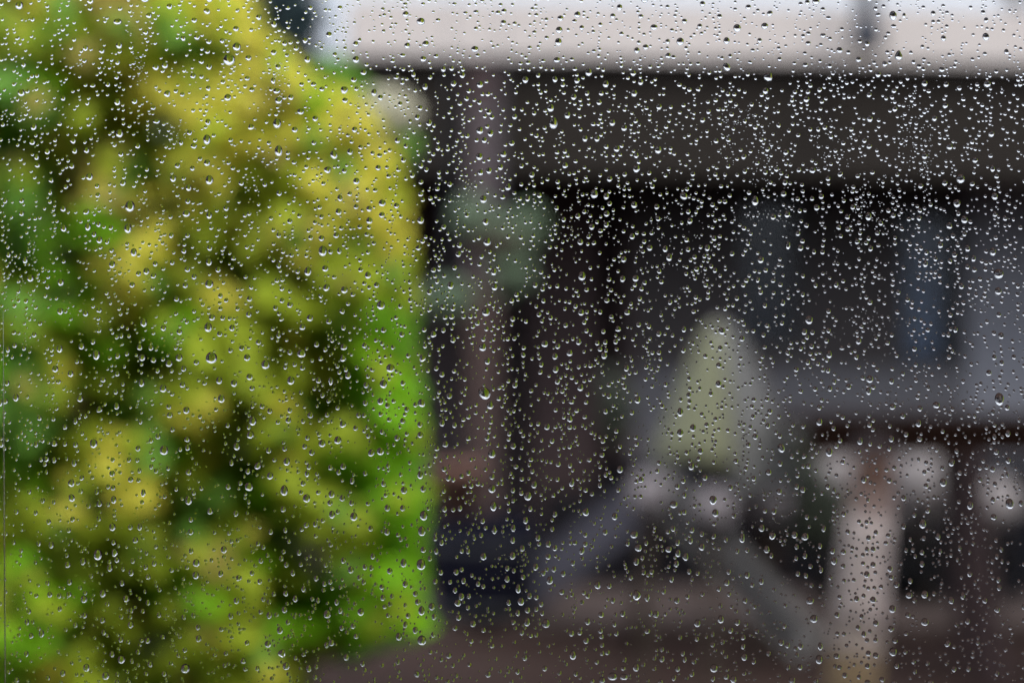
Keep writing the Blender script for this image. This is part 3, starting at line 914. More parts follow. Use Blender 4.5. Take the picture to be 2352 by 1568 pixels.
# ------------------------------------------------------------------ raindrops
DROPS = """1937,1573,49,54 920,245,51,49 849,1433,49,49 3992,1597,39,54 2213,497,39,50 524,829,41,48 3989,1098,41,42 1685,2256,37,45 1293,1007,36,45
1117,608,33,48 396,2217,35,45 3070,313,38,39 4033,2014,37,41 1111,499,36,42 660,1801,36,41 831,563,32,44 1688,2558,36,39 1139,1961,31,45 3568,70,32,43
950,194,37,37 745,2670,36,38 841,724,33,41 1696,2061,32,42 2546,2378,32,42 840,1139,36,37 1065,1460,35,38 1944,1250,35,38 1525,1223,35,38
3590,229,32,41 836,1311,32,41 516,917,31,42 1688,2123,31,42 1563,1474,35,37 2327,1107,32,39 1208,1416,37,33 379,1774,32,38 998,1946,31,39
390,1421,30,41 3018,807,29,42 1234,1088,32,37 2184,2491,32,37 2449,2702,37,32 2850,1999,31,38 83,29,33,36 2946,119,33,35 1684,92,36,32 2376,780,32,36
3837,722,36,32 1949,970,32,36 1968,1815,32,36 2112,1983,31,37 3313,1808,30,38 3686,2094,30,38 483,539,32,35 2719,173,32,35 1974,2023,27,41
1166,1523,31,36 3122,1792,31,36 1014,1685,30,37 758,2000,29,38 2291,2616,27,39 1535,1537,31,35 1228,1992,31,35 3568,2604,31,35 1337,624,30,36
2904,274,30,36 1417,2065,30,36 2733,788,31,33 1353,1761,31,33 1931,1390,31,33 490,2634,31,33 3252,2472,31,33 2854,2669,31,33 1687,2440,26,39
2233,175,30,35 1311,2454,30,35 888,1595,29,36 3768,1929,29,36 3273,2634,29,36 1379,366,31,33 91,377,31,32 3943,341,31,32 3695,2485,31,32
1934,801,30,33 1967,1955,30,33 2535,2137,33,30 3938,154,29,35 1687,1613,29,35 579,1293,27,36 1961,1621,27,36 2108,2485,27,36 1426,244,31,31
3260,13,31,31 749,858,32,30 1920,527,30,32 1523,1805,30,32 3233,1284,32,30 475,94,36,27 656,1555,29,33 427,2699,29,33 2693,2017,33,29 1149,1846,27,35
3469,870,26,36 539,1012,26,36 3875,2020,26,36 2199,2318,26,36 2966,2150,26,36 3966,1010,27,35 2719,1649,25,37 914,396,31,30 1117,408,31,30
1530,816,30,31 3822,819,31,30 1004,1740,30,31 1130,2610,30,31 2552,2189,30,31 3237,2400,31,30 363,711,29,32 3852,882,29,32 3987,1167,29,32
3475,1516,29,32 2719,1732,27,33 1617,1960,27,33 2342,2047,27,33 2084,2403,27,33 3694,2375,27,33 1615,2250,25,36 1312,684,30,30 1918,631,29,31
1684,885,29,31 720,1432,29,31 788,2250,29,31 1147,2661,29,31 3217,2145,29,31 1900,203,32,27 2904,170,27,32 3973,789,27,32 950,1786,27,32
1803,1144,27,32 1487,1811,27,32 2859,2051,27,32 454,2107,27,32 3086,2141,27,32 3566,2433,27,32 2675,1032,26,33 290,1931,26,33 356,910,25,35
243,1396,25,35 2543,2665,25,35 2236,127,29,30 1920,344,29,30 3056,111,30,29 127,1116,29,30 1379,1162,29,30 680,1455,29,30 1290,1774,29,30 2577,7,31,27
453,1061,27,31 2885,1326,27,31 341,2394,27,31 1445,2445,27,31 839,1051,26,32 880,1523,26,32 350,2667,26,32 2050,2221,26,32 69,1591,25,33
3313,1419,25,33 292,1991,25,33 1330,2057,25,33 1596,2543,25,33 2494,2704,33,25 2741,2225,25,33 1308,1153,29,29 1034,1863,29,29 673,381,27,30
1205,452,30,27 1704,182,30,27 2354,298,30,27 2014,621,27,30 248,1132,27,30 573,1432,27,30 991,1432,27,30 939,1534,27,30 749,1642,27,30 1373,1697,27,30
2178,1377,27,30 2321,1551,27,30 3740,1621,30,27 696,718,26,31 2032,752,26,31 1978,1150,26,31 2549,1600,26,31 2770,1712,26,31 1083,1903,26,31
786,2299,26,31 463,2209,26,31 1728,2424,26,31 2136,1938,26,31 2788,2490,26,31 2931,2713,26,31 1498,376,25,32 570,1533,25,32 3274,1688,25,32
2763,1865,25,32 1328,1976,25,32 2389,2338,25,32 2881,2474,25,32 481,188,27,30 3802,1850,24,33 2287,1929,24,33 2073,2352,24,33 831,657,27,29
2309,66,27,29 1427,729,27,29 1479,886,27,29 2631,606,29,27 3793,591,27,29 1242,1274,27,29 1377,1390,29,27 1831,2409,27,29 1682,1899,23,35
3040,1042,26,30 474,414,26,30 2614,116,30,26 2544,682,30,26 3475,480,26,30 226,1477,26,30 1394,1503,26,30 2222,1479,26,30 1691,1434,26,30
2479,1877,26,30 416,2371,25,31 1934,2224,25,31 3333,2242,25,31 3669,1693,24,32 2975,2624,24,32 3470,1565,23,33 3436,1764,23,33 627,275,27,27
664,268,27,27 1318,146,27,27 1624,64,27,27 3246,685,27,27 1303,1077,27,27 2541,1116,27,27 2278,1676,27,27 3631,2378,27,27 1232,244,26,29 141,513,26,29
1356,851,26,29 2202,440,29,26 2535,823,26,29 1943,891,26,29 3959,539,26,29 2323,1251,26,29 1473,1104,26,29 2872,1537,26,29 1074,2573,26,29
3165,2717,26,29 1109,369,30,25 260,917,25,30 2227,246,30,25 402,963,25,30 589,1088,25,30 246,1247,25,30 1950,1446,25,30 1523,1607,25,30 898,2197,25,30
1405,2277,25,30 2458,2065,25,30 2622,2454,25,30 2805,2186,25,30 583,6,33,23 840,865,24,31 1122,2518,24,31 2544,2245,24,31 3044,2111,24,31
3064,2196,24,31 459,1998,23,32 171,2531,23,32 2710,2211,23,32 366,11,27,27 831,52,27,27 1693,241,27,26 2448,497,27,26 2495,517,26,27 3354,207,27,26
1212,1310,26,27 851,1271,26,27 1001,1509,26,27 325,1596,26,27 2278,1413,26,27 1734,1339,26,27 2672,2196,27,26 1892,2492,26,27 3488,2397,26,27
1099,104,25,29 758,755,25,29 2477,37,25,29 1402,612,25,29 331,1387,25,29 1374,1435,25,29 2313,1369,25,29 1769,1693,25,29 3998,1345,25,29
509,2392,25,29 2193,2175,25,29 3176,2137,25,29 2587,2388,21,33 3756,983,24,30 931,1314,24,30 2659,998,24,30 2219,1427,24,30 3560,1755,24,30
1080,2458,24,30 1238,2670,24,30 1551,2031,24,30 3450,1918,23,31 444,2269,23,31 337,2244,23,31 2703,2253,23,31 1978,2120,21,32 135,574,26,26
1630,189,26,26 1456,296,26,26 1529,864,26,26 1922,694,26,26 2366,911,26,26 3076,61,26,26 1347,945,26,26 2506,1251,26,26 1783,1777,26,26 840,274,25,27
543,411,25,27 496,736,25,27 350,851,25,27 2241,80,27,25 2546,208,25,27 1288,957,25,27 1162,1222,25,27 563,1391,25,27 734,1540,25,27 402,1639,25,27
1156,1682,25,27 1250,1810,25,27 223,1774,25,27 1682,1740,25,27 2186,1708,25,27 1375,1866,25,27 2904,2329,25,27 3121,2567,25,27 3149,985,21,33
1362,797,24,29 287,1496,24,29 2504,1475,24,29 3214,1329,24,29 3430,1366,24,29 3565,1628,24,29 798,2551,24,29 1550,2126,24,29 1694,1955,24,29
2327,2202,24,29 1846,2384,24,29 3463,2297,24,29 577,1971,20,33 3278,2582,20,33 2827,995,23,30 835,494,23,30 2102,2080,23,30 2142,2266,23,30
2349,2483,23,30 3799,2399,23,30 3785,2571,23,30 3199,995,25,27 682,33,25,27 996,238,27,25 7,1612,21,31 1007,513,26,25 1181,524,26,25 2671,229,26,25
1425,183,25,26 1937,566,25,26 1717,499,26,25 1591,567,25,26 1478,839,25,26 2437,720,25,26 3357,700,25,26 3131,779,25,26 683,1661,25,26 1244,1662,25,26
2059,1542,25,26 2053,1785,25,26 3071,1889,25,26 3969,2067,25,26 958,2310,25,26 2407,2717,26,25 779,589,27,24 2422,344,27,24 2535,381,27,24
2269,468,27,24 1962,541,27,24 3693,341,27,24 754,1080,24,27 658,1314,24,27 2415,1427,27,24 1813,1362,24,27 1590,1752,24,27 3978,1807,24,27
3207,1958,24,27 2800,1805,24,27 453,1894,24,27 276,2257,24,27 949,2400,24,27 1388,2626,24,27 1560,2282,24,27 1794,1912,24,27 2343,2559,24,27
3716,2725,27,24 106,1043,20,32 302,1851,20,32 471,1627,23,29 844,2044,23,29 1371,1992,23,29 527,2496,23,29 1141,2436,23,29 1622,2334,23,29
1662,2518,23,29 1779,2035,23,29 2946,2486,23,29 3983,2434,23,29 3697,1058,21,30 840,5,27,24 1038,76,24,27 1095,328,21,30 529,2288,21,30 210,2178,21,30
1184,2392,21,30 2646,2631,21,30 1325,1525,18,36 3865,997,22,29 600,69,25,25 1096,217,25,25 2014,98,25,25 1417,325,25,25 2047,578,25,25 2598,995,25,25
1807,1269,25,25 3499,2618,25,25 792,156,26,24 351,606,24,26 2581,195,26,24 1420,524,24,26 1587,827,24,26 2808,23,26,24 3895,645,24,26 3774,736,24,26
618,1106,24,26 998,1260,24,26 721,1330,24,26 2633,1337,24,26 1797,1586,24,26 1508,1143,24,26 3113,1966,24,26 767,2126,24,26 1328,2568,24,26
1672,2406,24,26 1968,1907,24,26 1835,2467,24,26 3581,2336,24,26 304,608,23,27 2101,328,27,23 842,995,23,27 739,1476,23,27 1719,1171,23,27
1949,1752,23,27 1466,1542,23,27 3092,2044,23,27 546,2159,23,27 256,2689,23,27 1612,2032,23,27 1668,2692,23,27 2089,2192,23,27 2151,2150,23,27
2563,1919,23,27 2403,2456,23,27 2099,2627,23,27 2985,2297,23,27 2705,2400,23,27 4026,1734,21,29 2029,2314,21,29 3747,2145,21,29 3813,1022,23,27
3840,1147,23,27 630,491,30,20 2053,2113,20,30 3846,2381,20,30 947,122,25,24 839,173,24,25 1166,395,24,25 1382,407,25,24 1263,480,24,25 297,569,25,24
195,612,24,25 1523,396,24,25 2634,434,25,24 1514,676,24,25 2991,36,25,24 2808,485,24,25 3792,908,25,24 3263,836,25,24 2757,889,25,24 1371,1247,24,25
882,1338,24,25 618,1442,25,24 789,1451,24,25 1037,1371,24,25 2489,1120,25,24 2051,1278,24,25 2471,1318,24,25 2229,1527,24,25 2873,1463,24,25
2587,2521,25,24 1796,2619,24,25 347,200,23,26 258,839,23,26 714,667,23,26 1120,777,23,26 3769,160,23,26 3779,343,23,26 876,1082,23,26 745,1144,23,26
347,1256,23,26 970,1394,23,26 1078,1802,23,26 1769,1499,23,26 1681,1699,23,26 2965,1357,23,26 3475,1211,23,26 3950,1493,23,26 3018,1747,23,26
3390,1548,23,26 3606,1664,23,26 2817,1910,23,26 758,1889,23,26 1322,2011,23,26 1825,2287,23,26 2110,2436,23,26 2285,2530,23,26 1953,2694,23,26
2919,2518,23,26 3499,2490,23,26 3342,2621,26,23 34,1533,21,27 754,1791,21,27 403,2014,21,27 886,2293,21,27 926,2461,21,27 453,2613,21,27
1411,1922,21,27 2051,2160,21,27 2071,2449,21,27 2760,2162,21,27 2708,2169,21,27 3042,2324,21,27 3556,2274,21,27 3965,679,20,29 1359,1007,20,29
3128,1213,20,29 4027,1841,20,29 563,2106,18,32 780,88,24,24 776,310,24,24 2058,472,24,24 3430,244,24,24 1001,1198,24,24 1318,1288,24,24
2426,1204,24,24 3673,1756,24,24 1777,1876,24,24 3326,2202,19,30 1115,274,23,25 1222,169,23,25 488,621,23,25 754,809,23,25 908,837,23,25 1162,889,23,25
2258,668,25,23 2625,831,23,25 2425,861,25,23 3535,262,23,25 3145,864,25,23 739,1007,23,25 533,1142,23,25 710,1198,23,25 475,1425,23,25 608,1393,23,25
1162,1411,23,25 1277,1524,23,25 2493,1042,25,23 2434,1585,23,25 1536,1322,23,25 1609,1340,23,25 1460,1384,23,25 1612,1685,23,25 527,1918,23,25
1136,2036,23,25 595,2559,23,25 1694,2197,23,25 2419,2128,23,25 2489,2452,23,25 2902,2702,23,25 3488,2257,23,25 3422,2393,23,25 3560,2512,23,25
2467,603,26,21 2424,792,26,21 3464,182,21,26 3222,405,26,21 4020,214,21,26 3518,895,21,26 780,1110,21,26 401,1243,21,26 636,1746,21,26 3227,1450,21,26
3675,1634,21,26 3610,1991,21,26 3706,2041,21,26 916,1947,21,26 995,1885,21,26 947,2053,21,26 1376,2240,21,26 415,2478,21,26 1533,2388,21,26
1452,2651,21,26 2219,2190,21,26 2766,2119,21,26 3199,2582,21,26 3683,2254,21,26 3990,2348,21,26 3478,997,21,27 1975,1094,27,20 2733,1319,20,27
3316,1555,20,27 3562,1526,20,27 1238,1866,20,27 2684,2315,20,27 1855,2321,20,27 37,1399,19,29 587,136,23,24 762,536,23,24 412,210,24,23 292,669,23,24
555,589,23,24 968,737,24,23 2016,52,24,23 2450,71,24,23 3140,615,24,23 3089,873,24,23 1269,1380,23,24 417,1520,23,24 752,1758,23,24 1675,995,23,24
1463,1613,23,24 1228,2099,23,24 2192,2225,23,24 2248,2366,23,24 1821,2509,23,24 3369,2206,23,24 3575,2559,23,24 3466,2661,23,24 736,160,21,25
2002,675,25,21 2127,706,25,21 3728,61,21,25 3939,88,21,25 3289,149,25,21 3274,365,21,25 3694,631,25,21 558,1097,21,25 1118,1066,21,25 1082,1645,21,25
1834,1022,25,21 2320,974,25,21 2461,1368,21,25 2420,1646,21,25 1551,1623,21,25 1628,1639,21,25 2753,1582,21,25 3117,1853,21,25 3965,1877,21,25
1268,2311,21,25 1145,2371,21,25 2252,2293,21,25 2690,2113,21,25 2436,2341,21,25 3196,2665,21,25 3470,2151,21,25 3488,2196,21,25 11,1776,18,30
152,634,20,26 381,941,20,26 556,1794,20,26 3308,1482,20,26 3183,1946,20,26 472,2237,20,26 621,2251,20,26 283,2326,20,26 493,2330,20,26 1408,2011,20,26
1493,2223,20,26 1737,2464,20,26 1841,2032,20,26 2219,2056,20,26 3216,2221,20,26 3147,2577,20,26 2708,2671,20,26 3451,2534,20,26 3466,2725,26,20
3811,2673,20,26 3341,1141,20,27 3889,1037,20,27 3424,970,22,24 3817,1320,19,27 1349,2406,19,27 3291,2113,19,27 3280,2277,19,27 1187,200,23,23
1379,688,23,23 2736,92,23,23 1869,549,23,23 1682,438,23,23 1776,911,23,23 1800,742,23,23 2876,73,23,23 3678,748,23,23 3387,920,23,23 1213,1473,23,23
1011,1554,23,23 1819,1074,23,23 1735,1083,23,23 1773,1231,23,23 2232,1857,23,23 3344,2457,23,23 3469,2610,23,23 1362,39,21,24 1256,343,24,21
1142,180,21,24 92,858,21,24 1612,228,24,21 2631,879,21,24 3226,17,21,24 2797,112,21,24 3217,266,24,21 3776,429,24,21 3884,739,21,24 3672,876,21,24
754,945,21,24 1105,1234,21,24 1376,1313,21,24 894,1274,21,24 28,1606,21,24 1162,1642,21,24 2092,1421,21,24 1774,1323,21,24 1642,1203,21,24
2879,1395,21,24 1230,1895,18,29 1214,1933,21,24 1047,2241,21,24 281,2375,21,24 113,2485,18,29 1662,2373,21,24 1414,2501,21,24 2401,2520,21,24
2178,2670,21,24 2302,2691,21,24 2407,1820,24,21 3627,2457,21,24 837,359,20,25 475,256,20,25 398,901,20,25 1701,356,25,20 1850,310,25,20 1815,344,25,20
2307,331,25,20 2294,397,25,20 2339,562,25,20 3059,372,25,20 3509,306,25,20 689,945,20,25 625,1058,20,25 1117,1344,20,25 3068,1704,20,25
4023,1631,20,25 2919,1949,20,25 222,1840,20,25 597,2305,20,25 204,2376,20,25 344,2459,20,25 605,2653,20,25 1461,2266,20,25 1622,2496,20,25
2692,2708,20,25 3582,2659,20,25 3609,2104,20,25 3637,2322,20,25 1956,691,26,19 307,1685,19,26 3966,1999,19,26 4078,2012,19,26 1175,2290,19,26
768,2202,19,26 1364,2439,19,26 111,2612,19,26 1535,1934,19,26 1484,2113,19,26 2118,2381,19,26 1821,2359,19,26 2852,2144,19,26 3934,2399,19,26
3987,2317,19,26 3865,2482,19,26 150,1777,18,27 1746,2203,18,27 2036,2409,18,27 3892,1082,21,23 809,253,23,21 992,320,23,21 892,170,21,23
1010,365,23,21 1290,362,23,21 1342,225,21,23 1258,576,21,23 396,785,21,23 210,726,21,23 92,807,21,23 2326,118,21,23 2669,173,21,23 1669,477,23,21
1615,646,23,21 1426,831,21,23 2437,819,21,23 2254,882,21,23 2424,905,23,21 2310,870,23,21 3229,180,23,21 3036,169,21,23 3734,481,23,21 1245,954,21,23
1324,1010,21,23 1131,1205,21,23 679,1628,21,23 1051,1626,21,23 2230,1388,23,21 2410,1765,23,21 3310,1247,21,23 3625,1201,21,23 2731,1923,21,23
1529,2346,21,23 2063,1866,23,21 2087,1916,23,21 2129,1885,21,23 3375,2697,21,23 3524,2714,23,21 100,265,20,24 258,399,20,24 1745,231,24,20
2219,326,24,20 2561,337,24,20 1602,422,20,24 3571,369,20,24 3974,861,20,24 4014,877,20,24 693,1053,20,24 1117,945,20,24 885,1186,20,24 377,1369,20,24
1221,1786,20,24 1141,1795,20,24 1838,986,24,20 2527,952,24,20 1819,1701,20,24 2286,1609,24,20 2731,1403,20,24 3181,1479,20,24 3421,1429,20,24
2990,1780,20,24 3273,1631,20,24 3356,1762,20,24 2735,2048,20,24 3370,2055,20,24 295,2076,20,24 1357,1889,20,24 1148,2257,20,24 1042,2324,20,24
976,2640,20,24 2215,2275,20,24 2450,2399,20,24 2977,2400,20,24 2970,2546,20,24 2969,2582,20,24 2765,2692,20,24 3874,2294,20,24 2531,302,25,19
40,1022,19,25 307,1779,19,25 4001,1453,19,25 2735,1980,19,25 1217,2353,19,25 587,2266,19,25 488,2555,19,25 1308,2577,19,25 1767,2169,19,25
2070,2683,19,25 3868,2671,19,25 3864,1070,20,24 3552,1793,18,26 420,2526,18,26 2599,2450,18,26 2736,2634,18,26 3982,2689,18,26 366,42,21,21
895,334,21,21 1209,344,21,21 471,315,21,21 244,500,21,21 1556,709,21,21 1401,780,21,21 3956,627,21,21 3426,708,21,21 3222,905,21,21 401,1324,21,21
239,1528,21,21 1750,1128,21,21 2435,1120,21,21 2345,1161,21,21 1719,1241,21,21 1781,1271,21,21 1855,1269,21,21 2361,1463,21,21 2161,1489,21,21
1995,1594,21,21 1444,1082,21,21 2772,1248,21,21 3585,1250,21,21 1742,2324,21,21 2428,2606,21,21 2773,2643,21,21 3368,2262,21,21 3573,2725,21,21
832,213,23,20 436,344,20,23 155,666,23,20 393,749,20,23 773,678,20,23 1062,742,20,23 617,437,23,20 1900,6,23,20 1992,58,23,20 2562,73,23,20
2112,257,23,20 2395,417,23,20 1956,456,23,20 1520,627,23,20 1685,670,23,20 2111,801,23,20 3927,57,20,23 3575,443,23,20 4075,343,20,23 3883,572,20,23
2972,633,23,20 3137,736,23,20 195,1149,20,23 1193,1089,20,23 142,1341,20,23 925,1403,20,23 474,1497,20,23 1232,1752,20,23 2140,1145,23,20
1910,1296,23,20 1746,1475,20,23 1423,1713,20,23 1530,1728,20,23 1436,1662,20,23 2829,1192,20,23 3653,1397,20,23 3990,1261,20,23 3699,1943,20,23
3213,1824,20,23 3229,1863,20,23 191,1836,20,23 457,1951,20,23 768,2077,20,23 1324,1870,20,23 1324,2325,20,23 1011,2290,20,23 1370,2508,20,23
661,2691,20,23 1633,2460,20,23 2052,1961,20,23 2173,2290,20,23 2340,2175,20,23 2521,2309,20,23 2455,2494,20,23 2491,2670,23,20 3219,2300,20,23
3560,2308,20,23 3428,2508,20,23 3683,2208,20,23 3649,2642,20,23 728,575,19,24 1905,55,24,19 64,1383,19,24 468,1568,19,24 265,1708,19,24 163,1673,19,24
3971,1431,19,24 332,1911,19,24 200,2086,19,24 526,2107,19,24 1262,2097,19,24 1199,2209,19,24 536,2241,19,24 459,2168,19,24 242,2380,19,24
796,2506,19,24 130,2540,19,24 2291,2250,19,24 2754,2284,19,24 2849,2711,19,24 3700,1013,18,25 3736,1037,18,25 3570,112,25,18 566,1686,18,25
3972,1747,18,25 176,2001,18,25 400,2073,18,25 929,1851,18,25 1128,2232,18,25 596,2408,18,25 3276,2182,18,25 1487,2269,17,26 3149,2665,17,26
3505,936,21,21 1244,39,20,21 733,384,20,21 55,460,21,20 27,809,20,21 1179,654,21,20 2250,346,21,20 1444,594,20,21 1595,683,21,20 1685,733,20,21
2497,703,21,20 1868,865,20,21 3288,45,20,21 3308,720,21,20 2976,691,21,20 3187,799,20,21 3980,710,21,20 3407,834,21,20 2751,852,21,20 937,1036,20,21
1111,1125,20,21 1128,1278,21,20 204,1447,20,21 1285,1436,21,20 634,1484,20,21 1311,1660,20,21 2170,1159,20,21 2173,1205,20,21 2557,1198,21,20
2678,1213,21,20 2345,1326,21,20 2553,1302,21,20 2287,1511,21,20 2248,1566,20,21 2494,1509,21,20 1413,1180,21,20 1558,1679,21,20 1524,1657,20,21
3039,1173,21,20 2824,1700,20,21 3064,1598,20,21 3209,1705,20,21 3665,1590,20,21 991,2568,20,21 2123,1838,21,20 2356,1839,21,20 2605,2285,20,21
2145,2387,20,21 1934,2517,20,21 2318,2528,21,20 2236,2688,21,20 1791,2723,21,20 2806,2373,20,21 2784,2552,20,21 3499,2557,20,21 448,914,19,23
1774,285,23,19 3473,5,23,19 3508,67,23,19 3828,858,19,23 3195,847,19,23 3281,792,23,19 451,1004,19,23 609,1762,19,23 3310,1324,19,23 3330,1713,19,23
3821,1804,19,23 3693,1889,19,23 3974,1936,19,23 520,1839,19,23 71,2046,19,23 1086,2126,19,23 1300,2333,19,23 1154,2486,19,23 1263,2705,19,23
556,2605,19,23 1439,2308,19,23 1561,2414,19,23 1931,2083,19,23 2279,1861,19,23 2572,2287,19,23 2164,2414,19,23 2092,2306,19,23 1764,2288,19,23
2087,2527,19,23 2464,2530,19,23 2805,2134,19,23 2912,2285,19,23 2872,2353,19,23 2988,2445,19,23 2887,2564,19,23 3387,2126,19,23 3499,2129,19,23
3616,2603,19,23 3252,1010,18,24 3028,1122,18,24 3795,1047,18,24 376,348,24,18 3788,1341,18,24 3914,1918,18,24 739,2466,18,24 777,2459,18,24
73,2716,18,24 1456,2326,18,24 1426,2542,18,24 1592,2644,18,24 2653,2363,18,24 2496,2636,18,24 3071,2610,18,24 3260,2719,18,24 3258,1144,18,23
2387,564,25,17 3333,1528,17,25 640,2457,17,25 3463,2197,17,25 134,311,20,20 804,640,20,20 935,677,20,20 1367,916,20,20 926,565,20,20 1441,911,20,20
1502,765,20,20 1750,760,20,20 3435,172,20,20 4075,914,20,20 1130,1156,20,20 822,1533,20,20 2164,1092,20,20 2668,1311,20,20 2444,1269,20,20
2057,1356,20,20 2646,1626,20,20 1874,1668,20,20 2152,1695,20,20 2278,1786,20,20 2464,1725,20,20 1469,941,20,20 3065,1304,20,20 3364,1394,20,20
2860,1677,20,20 1275,1969,20,20 2299,2169,20,20 2640,2723,20,20 3548,2141,20,20 3464,2558,20,20 3354,2666,20,20 3188,939,21,20 2820,1144,21,20
3977,954,20,21 92,762,19,21 1200,867,19,21 1288,871,19,21 849,914,19,21 2297,92,21,19 2692,235,21,19 2485,142,21,19 1655,307,21,19 1866,402,21,19
2347,381,21,19 3230,141,21,19 3067,603,21,19 3192,685,21,19 3568,867,21,19 3385,873,21,19 3432,895,19,21 914,1702,19,21 1882,1269,21,19
2155,1262,21,19 2400,1250,19,21 1474,1744,19,21 2972,1299,19,21 3116,1744,19,21 3056,2042,19,21 628,1883,19,21 1079,2405,19,21 743,2597,19,21
2035,2041,19,21 2111,2109,19,21 2407,2610,19,21 3238,2263,19,21 2848,2576,19,21 3442,2463,19,21 3612,70,15,26 1586,316,23,18 3310,79,23,18
3762,287,23,18 3472,593,23,18 433,970,18,23 694,1718,18,23 3207,1180,18,23 3199,1394,18,23 3707,1552,18,23 3652,2058,18,23 328,1963,18,23
359,2022,18,23 244,2433,18,23 307,2497,18,23 529,2440,18,23 2121,2034,18,23 2398,1940,18,23 2422,1898,18,23 2029,2271,18,23 1913,2333,18,23
1721,2232,18,23 2729,2610,18,23 3982,2224,18,23 3705,2649,18,23 206,774,17,24 490,1344,17,24 3966,1650,17,24 160,2172,17,24 195,2330,17,24
532,2640,17,24 3183,2185,17,24 2900,2156,17,24 3833,2191,17,24 3089,1125,20,20 3914,1119,20,20 485,42,19,20 343,250,19,20 269,752,19,20 652,649,19,20
739,718,19,20 360,503,19,20 1154,636,19,20 1572,250,20,19 1918,417,20,19 2145,549,20,19 2157,786,20,19 2608,751,20,19 3199,23,20,19 3545,216,20,19
3389,216,19,20 3115,243,19,20 3269,523,20,19 3369,578,20,19 3351,914,20,19 2848,824,20,19 2916,786,19,20 1169,1024,19,20 1285,1186,19,20
1007,1151,19,20 908,1204,19,20 166,1296,19,20 1303,1400,19,20 1114,1689,19,20 219,1676,19,20 2635,1089,20,19 2412,1329,20,19 2420,1371,20,19
2314,1469,19,20 2580,1517,19,20 2434,1540,20,19 2339,1668,20,19 2343,1609,20,19 1497,976,19,20 1459,1136,20,19 3287,1481,19,20 3588,1173,20,19
3005,1627,19,20 3659,1522,19,20 779,1971,19,20 1846,1904,19,20 2342,1959,19,20 2472,1959,19,20 1872,2428,19,20 2053,2486,19,20 2144,2536,20,19
1968,2580,20,19 3520,2345,20,19 3575,976,18,21 136,85,18,21 1753,88,21,18 1622,25,21,18 2287,244,21,18 1807,282,21,18 2918,231,18,21 3228,375,21,18
3472,387,21,18 3058,696,21,18 615,1155,18,21 1181,1459,18,21 1215,1685,18,21 1926,1031,21,18 3009,1667,18,21 3572,1871,18,21 3875,1942,18,21
455,1839,18,21 280,2120,18,21 1267,2664,18,21 197,2708,18,21 2340,2138,18,21 2583,2171,18,21 2509,2173,18,21 2168,2450,18,21 2571,2655,18,21
1825,2699,18,21 2985,2199,18,21 2747,2384,18,21 3134,2501,18,21 2543,630,23,17 3476,1774,17,23 562,1882,17,23 609,1866,17,23 392,1967,17,23
148,2050,17,23 1144,2119,17,23 1056,2394,17,23 1274,2399,17,23 1569,2383,17,23 1733,2536,17,23 1876,2382,17,23 3082,2220,17,23 2946,2202,17,23
2879,2420,17,23 2718,2546,17,23 3332,1961,14,26 4023,1898,14,26 2842,1067,18,21 2784,1080,21,18 2750,1003,21,18 3852,940,18,21 2848,2534,15,24
3999,2196,15,24 4088,2424,15,24 76,160,19,19 1904,122,19,19 2668,35,19,19 3530,33,19,19 3492,257,19,19 3209,151,19,19 2876,810,19,19 1777,1106,19,19
2443,1163,19,19 2031,1357,19,19 2157,1433,19,19 2124,1564,19,19 1964,1688,19,19 2222,1640,19,19 1458,1662,19,19 3055,1390,19,19 3441,1308,19,19
3354,2386,19,19 1154,39,20,18 154,309,18,20 686,871,18,20 983,865,18,20 1078,577,18,20 2452,8,20,18 2686,128,20,18 2118,198,20,18 2186,158,20,18
1911,228,20,18 2136,460,20,18 2541,491,20,18 1625,591,20,18 1706,685,20,18 2086,670,20,18 2595,698,20,18 3728,95,18,20 2790,261,20,18 3453,569,20,18
3405,770,18,20 3371,807,18,20 1339,1111,20,18 885,1237,18,20 953,1237,18,20 512,1417,18,20 2202,1275,20,18 2388,1375,20,18 1573,1391,18,20
1429,1472,18,20 3056,1226,20,18 3658,1460,18,20 3899,1181,18,20 2754,1516,18,20 2805,1659,18,20 3847,1526,18,20 1035,2173,18,20 1056,2187,18,20
490,2465,18,20 1045,2445,18,20 907,2610,18,20 1719,1860,18,20 2568,2229,18,20 1742,2153,18,20 2407,2577,18,20 1886,2561,18,20 3006,2337,18,20
3024,2522,18,20 3539,2171,20,18 3450,2381,18,20 3345,2531,20,18 3432,2704,18,20 3208,1106,17,21 2375,211,21,17 2172,250,21,17 2909,384,21,17
3554,1704,17,21 3765,1725,17,21 3765,1872,17,21 170,1838,17,21 554,1840,17,21 122,1966,17,21 1353,2046,17,21 369,2302,17,21 575,2442,17,21
517,2565,17,21 1604,2156,17,21 1873,2205,17,21 2145,2434,17,21 2646,2594,17,21 2615,2630,17,21 2913,2374,17,21 3756,2204,17,21 437,2016,15,23
220,2007,15,23 3184,2616,15,23 3895,2329,15,23 3656,2682,15,23 3470,958,19,18 4054,1034,18,19 1087,877,18,19 1642,491,18,19 2230,733,19,18
2226,837,19,18 2336,852,19,18 3783,58,19,18 3564,396,19,18 3934,222,19,18 3858,524,19,18 3584,703,18,19 3121,699,19,18 3630,880,18,19 986,1110,18,19
313,1448,18,19 1095,1316,18,19 1352,1466,18,19 231,1634,18,19 1278,1737,18,19 2353,951,19,18 2575,971,19,18 2336,1292,19,18 2478,1786,18,19
1506,1363,18,19 1490,1481,18,19 3091,1174,18,19 3050,1342,19,18 3582,1424,18,19 2890,1548,19,18 2980,1874,18,19 3283,1601,18,19 1776,1964,18,19
2367,1975,18,19 2213,1980,18,19 1877,2655,19,18 1812,2658,18,19 3432,2085,18,19 3448,2252,18,19 1818,24,20,17 1862,60,20,17 2082,260,20,17
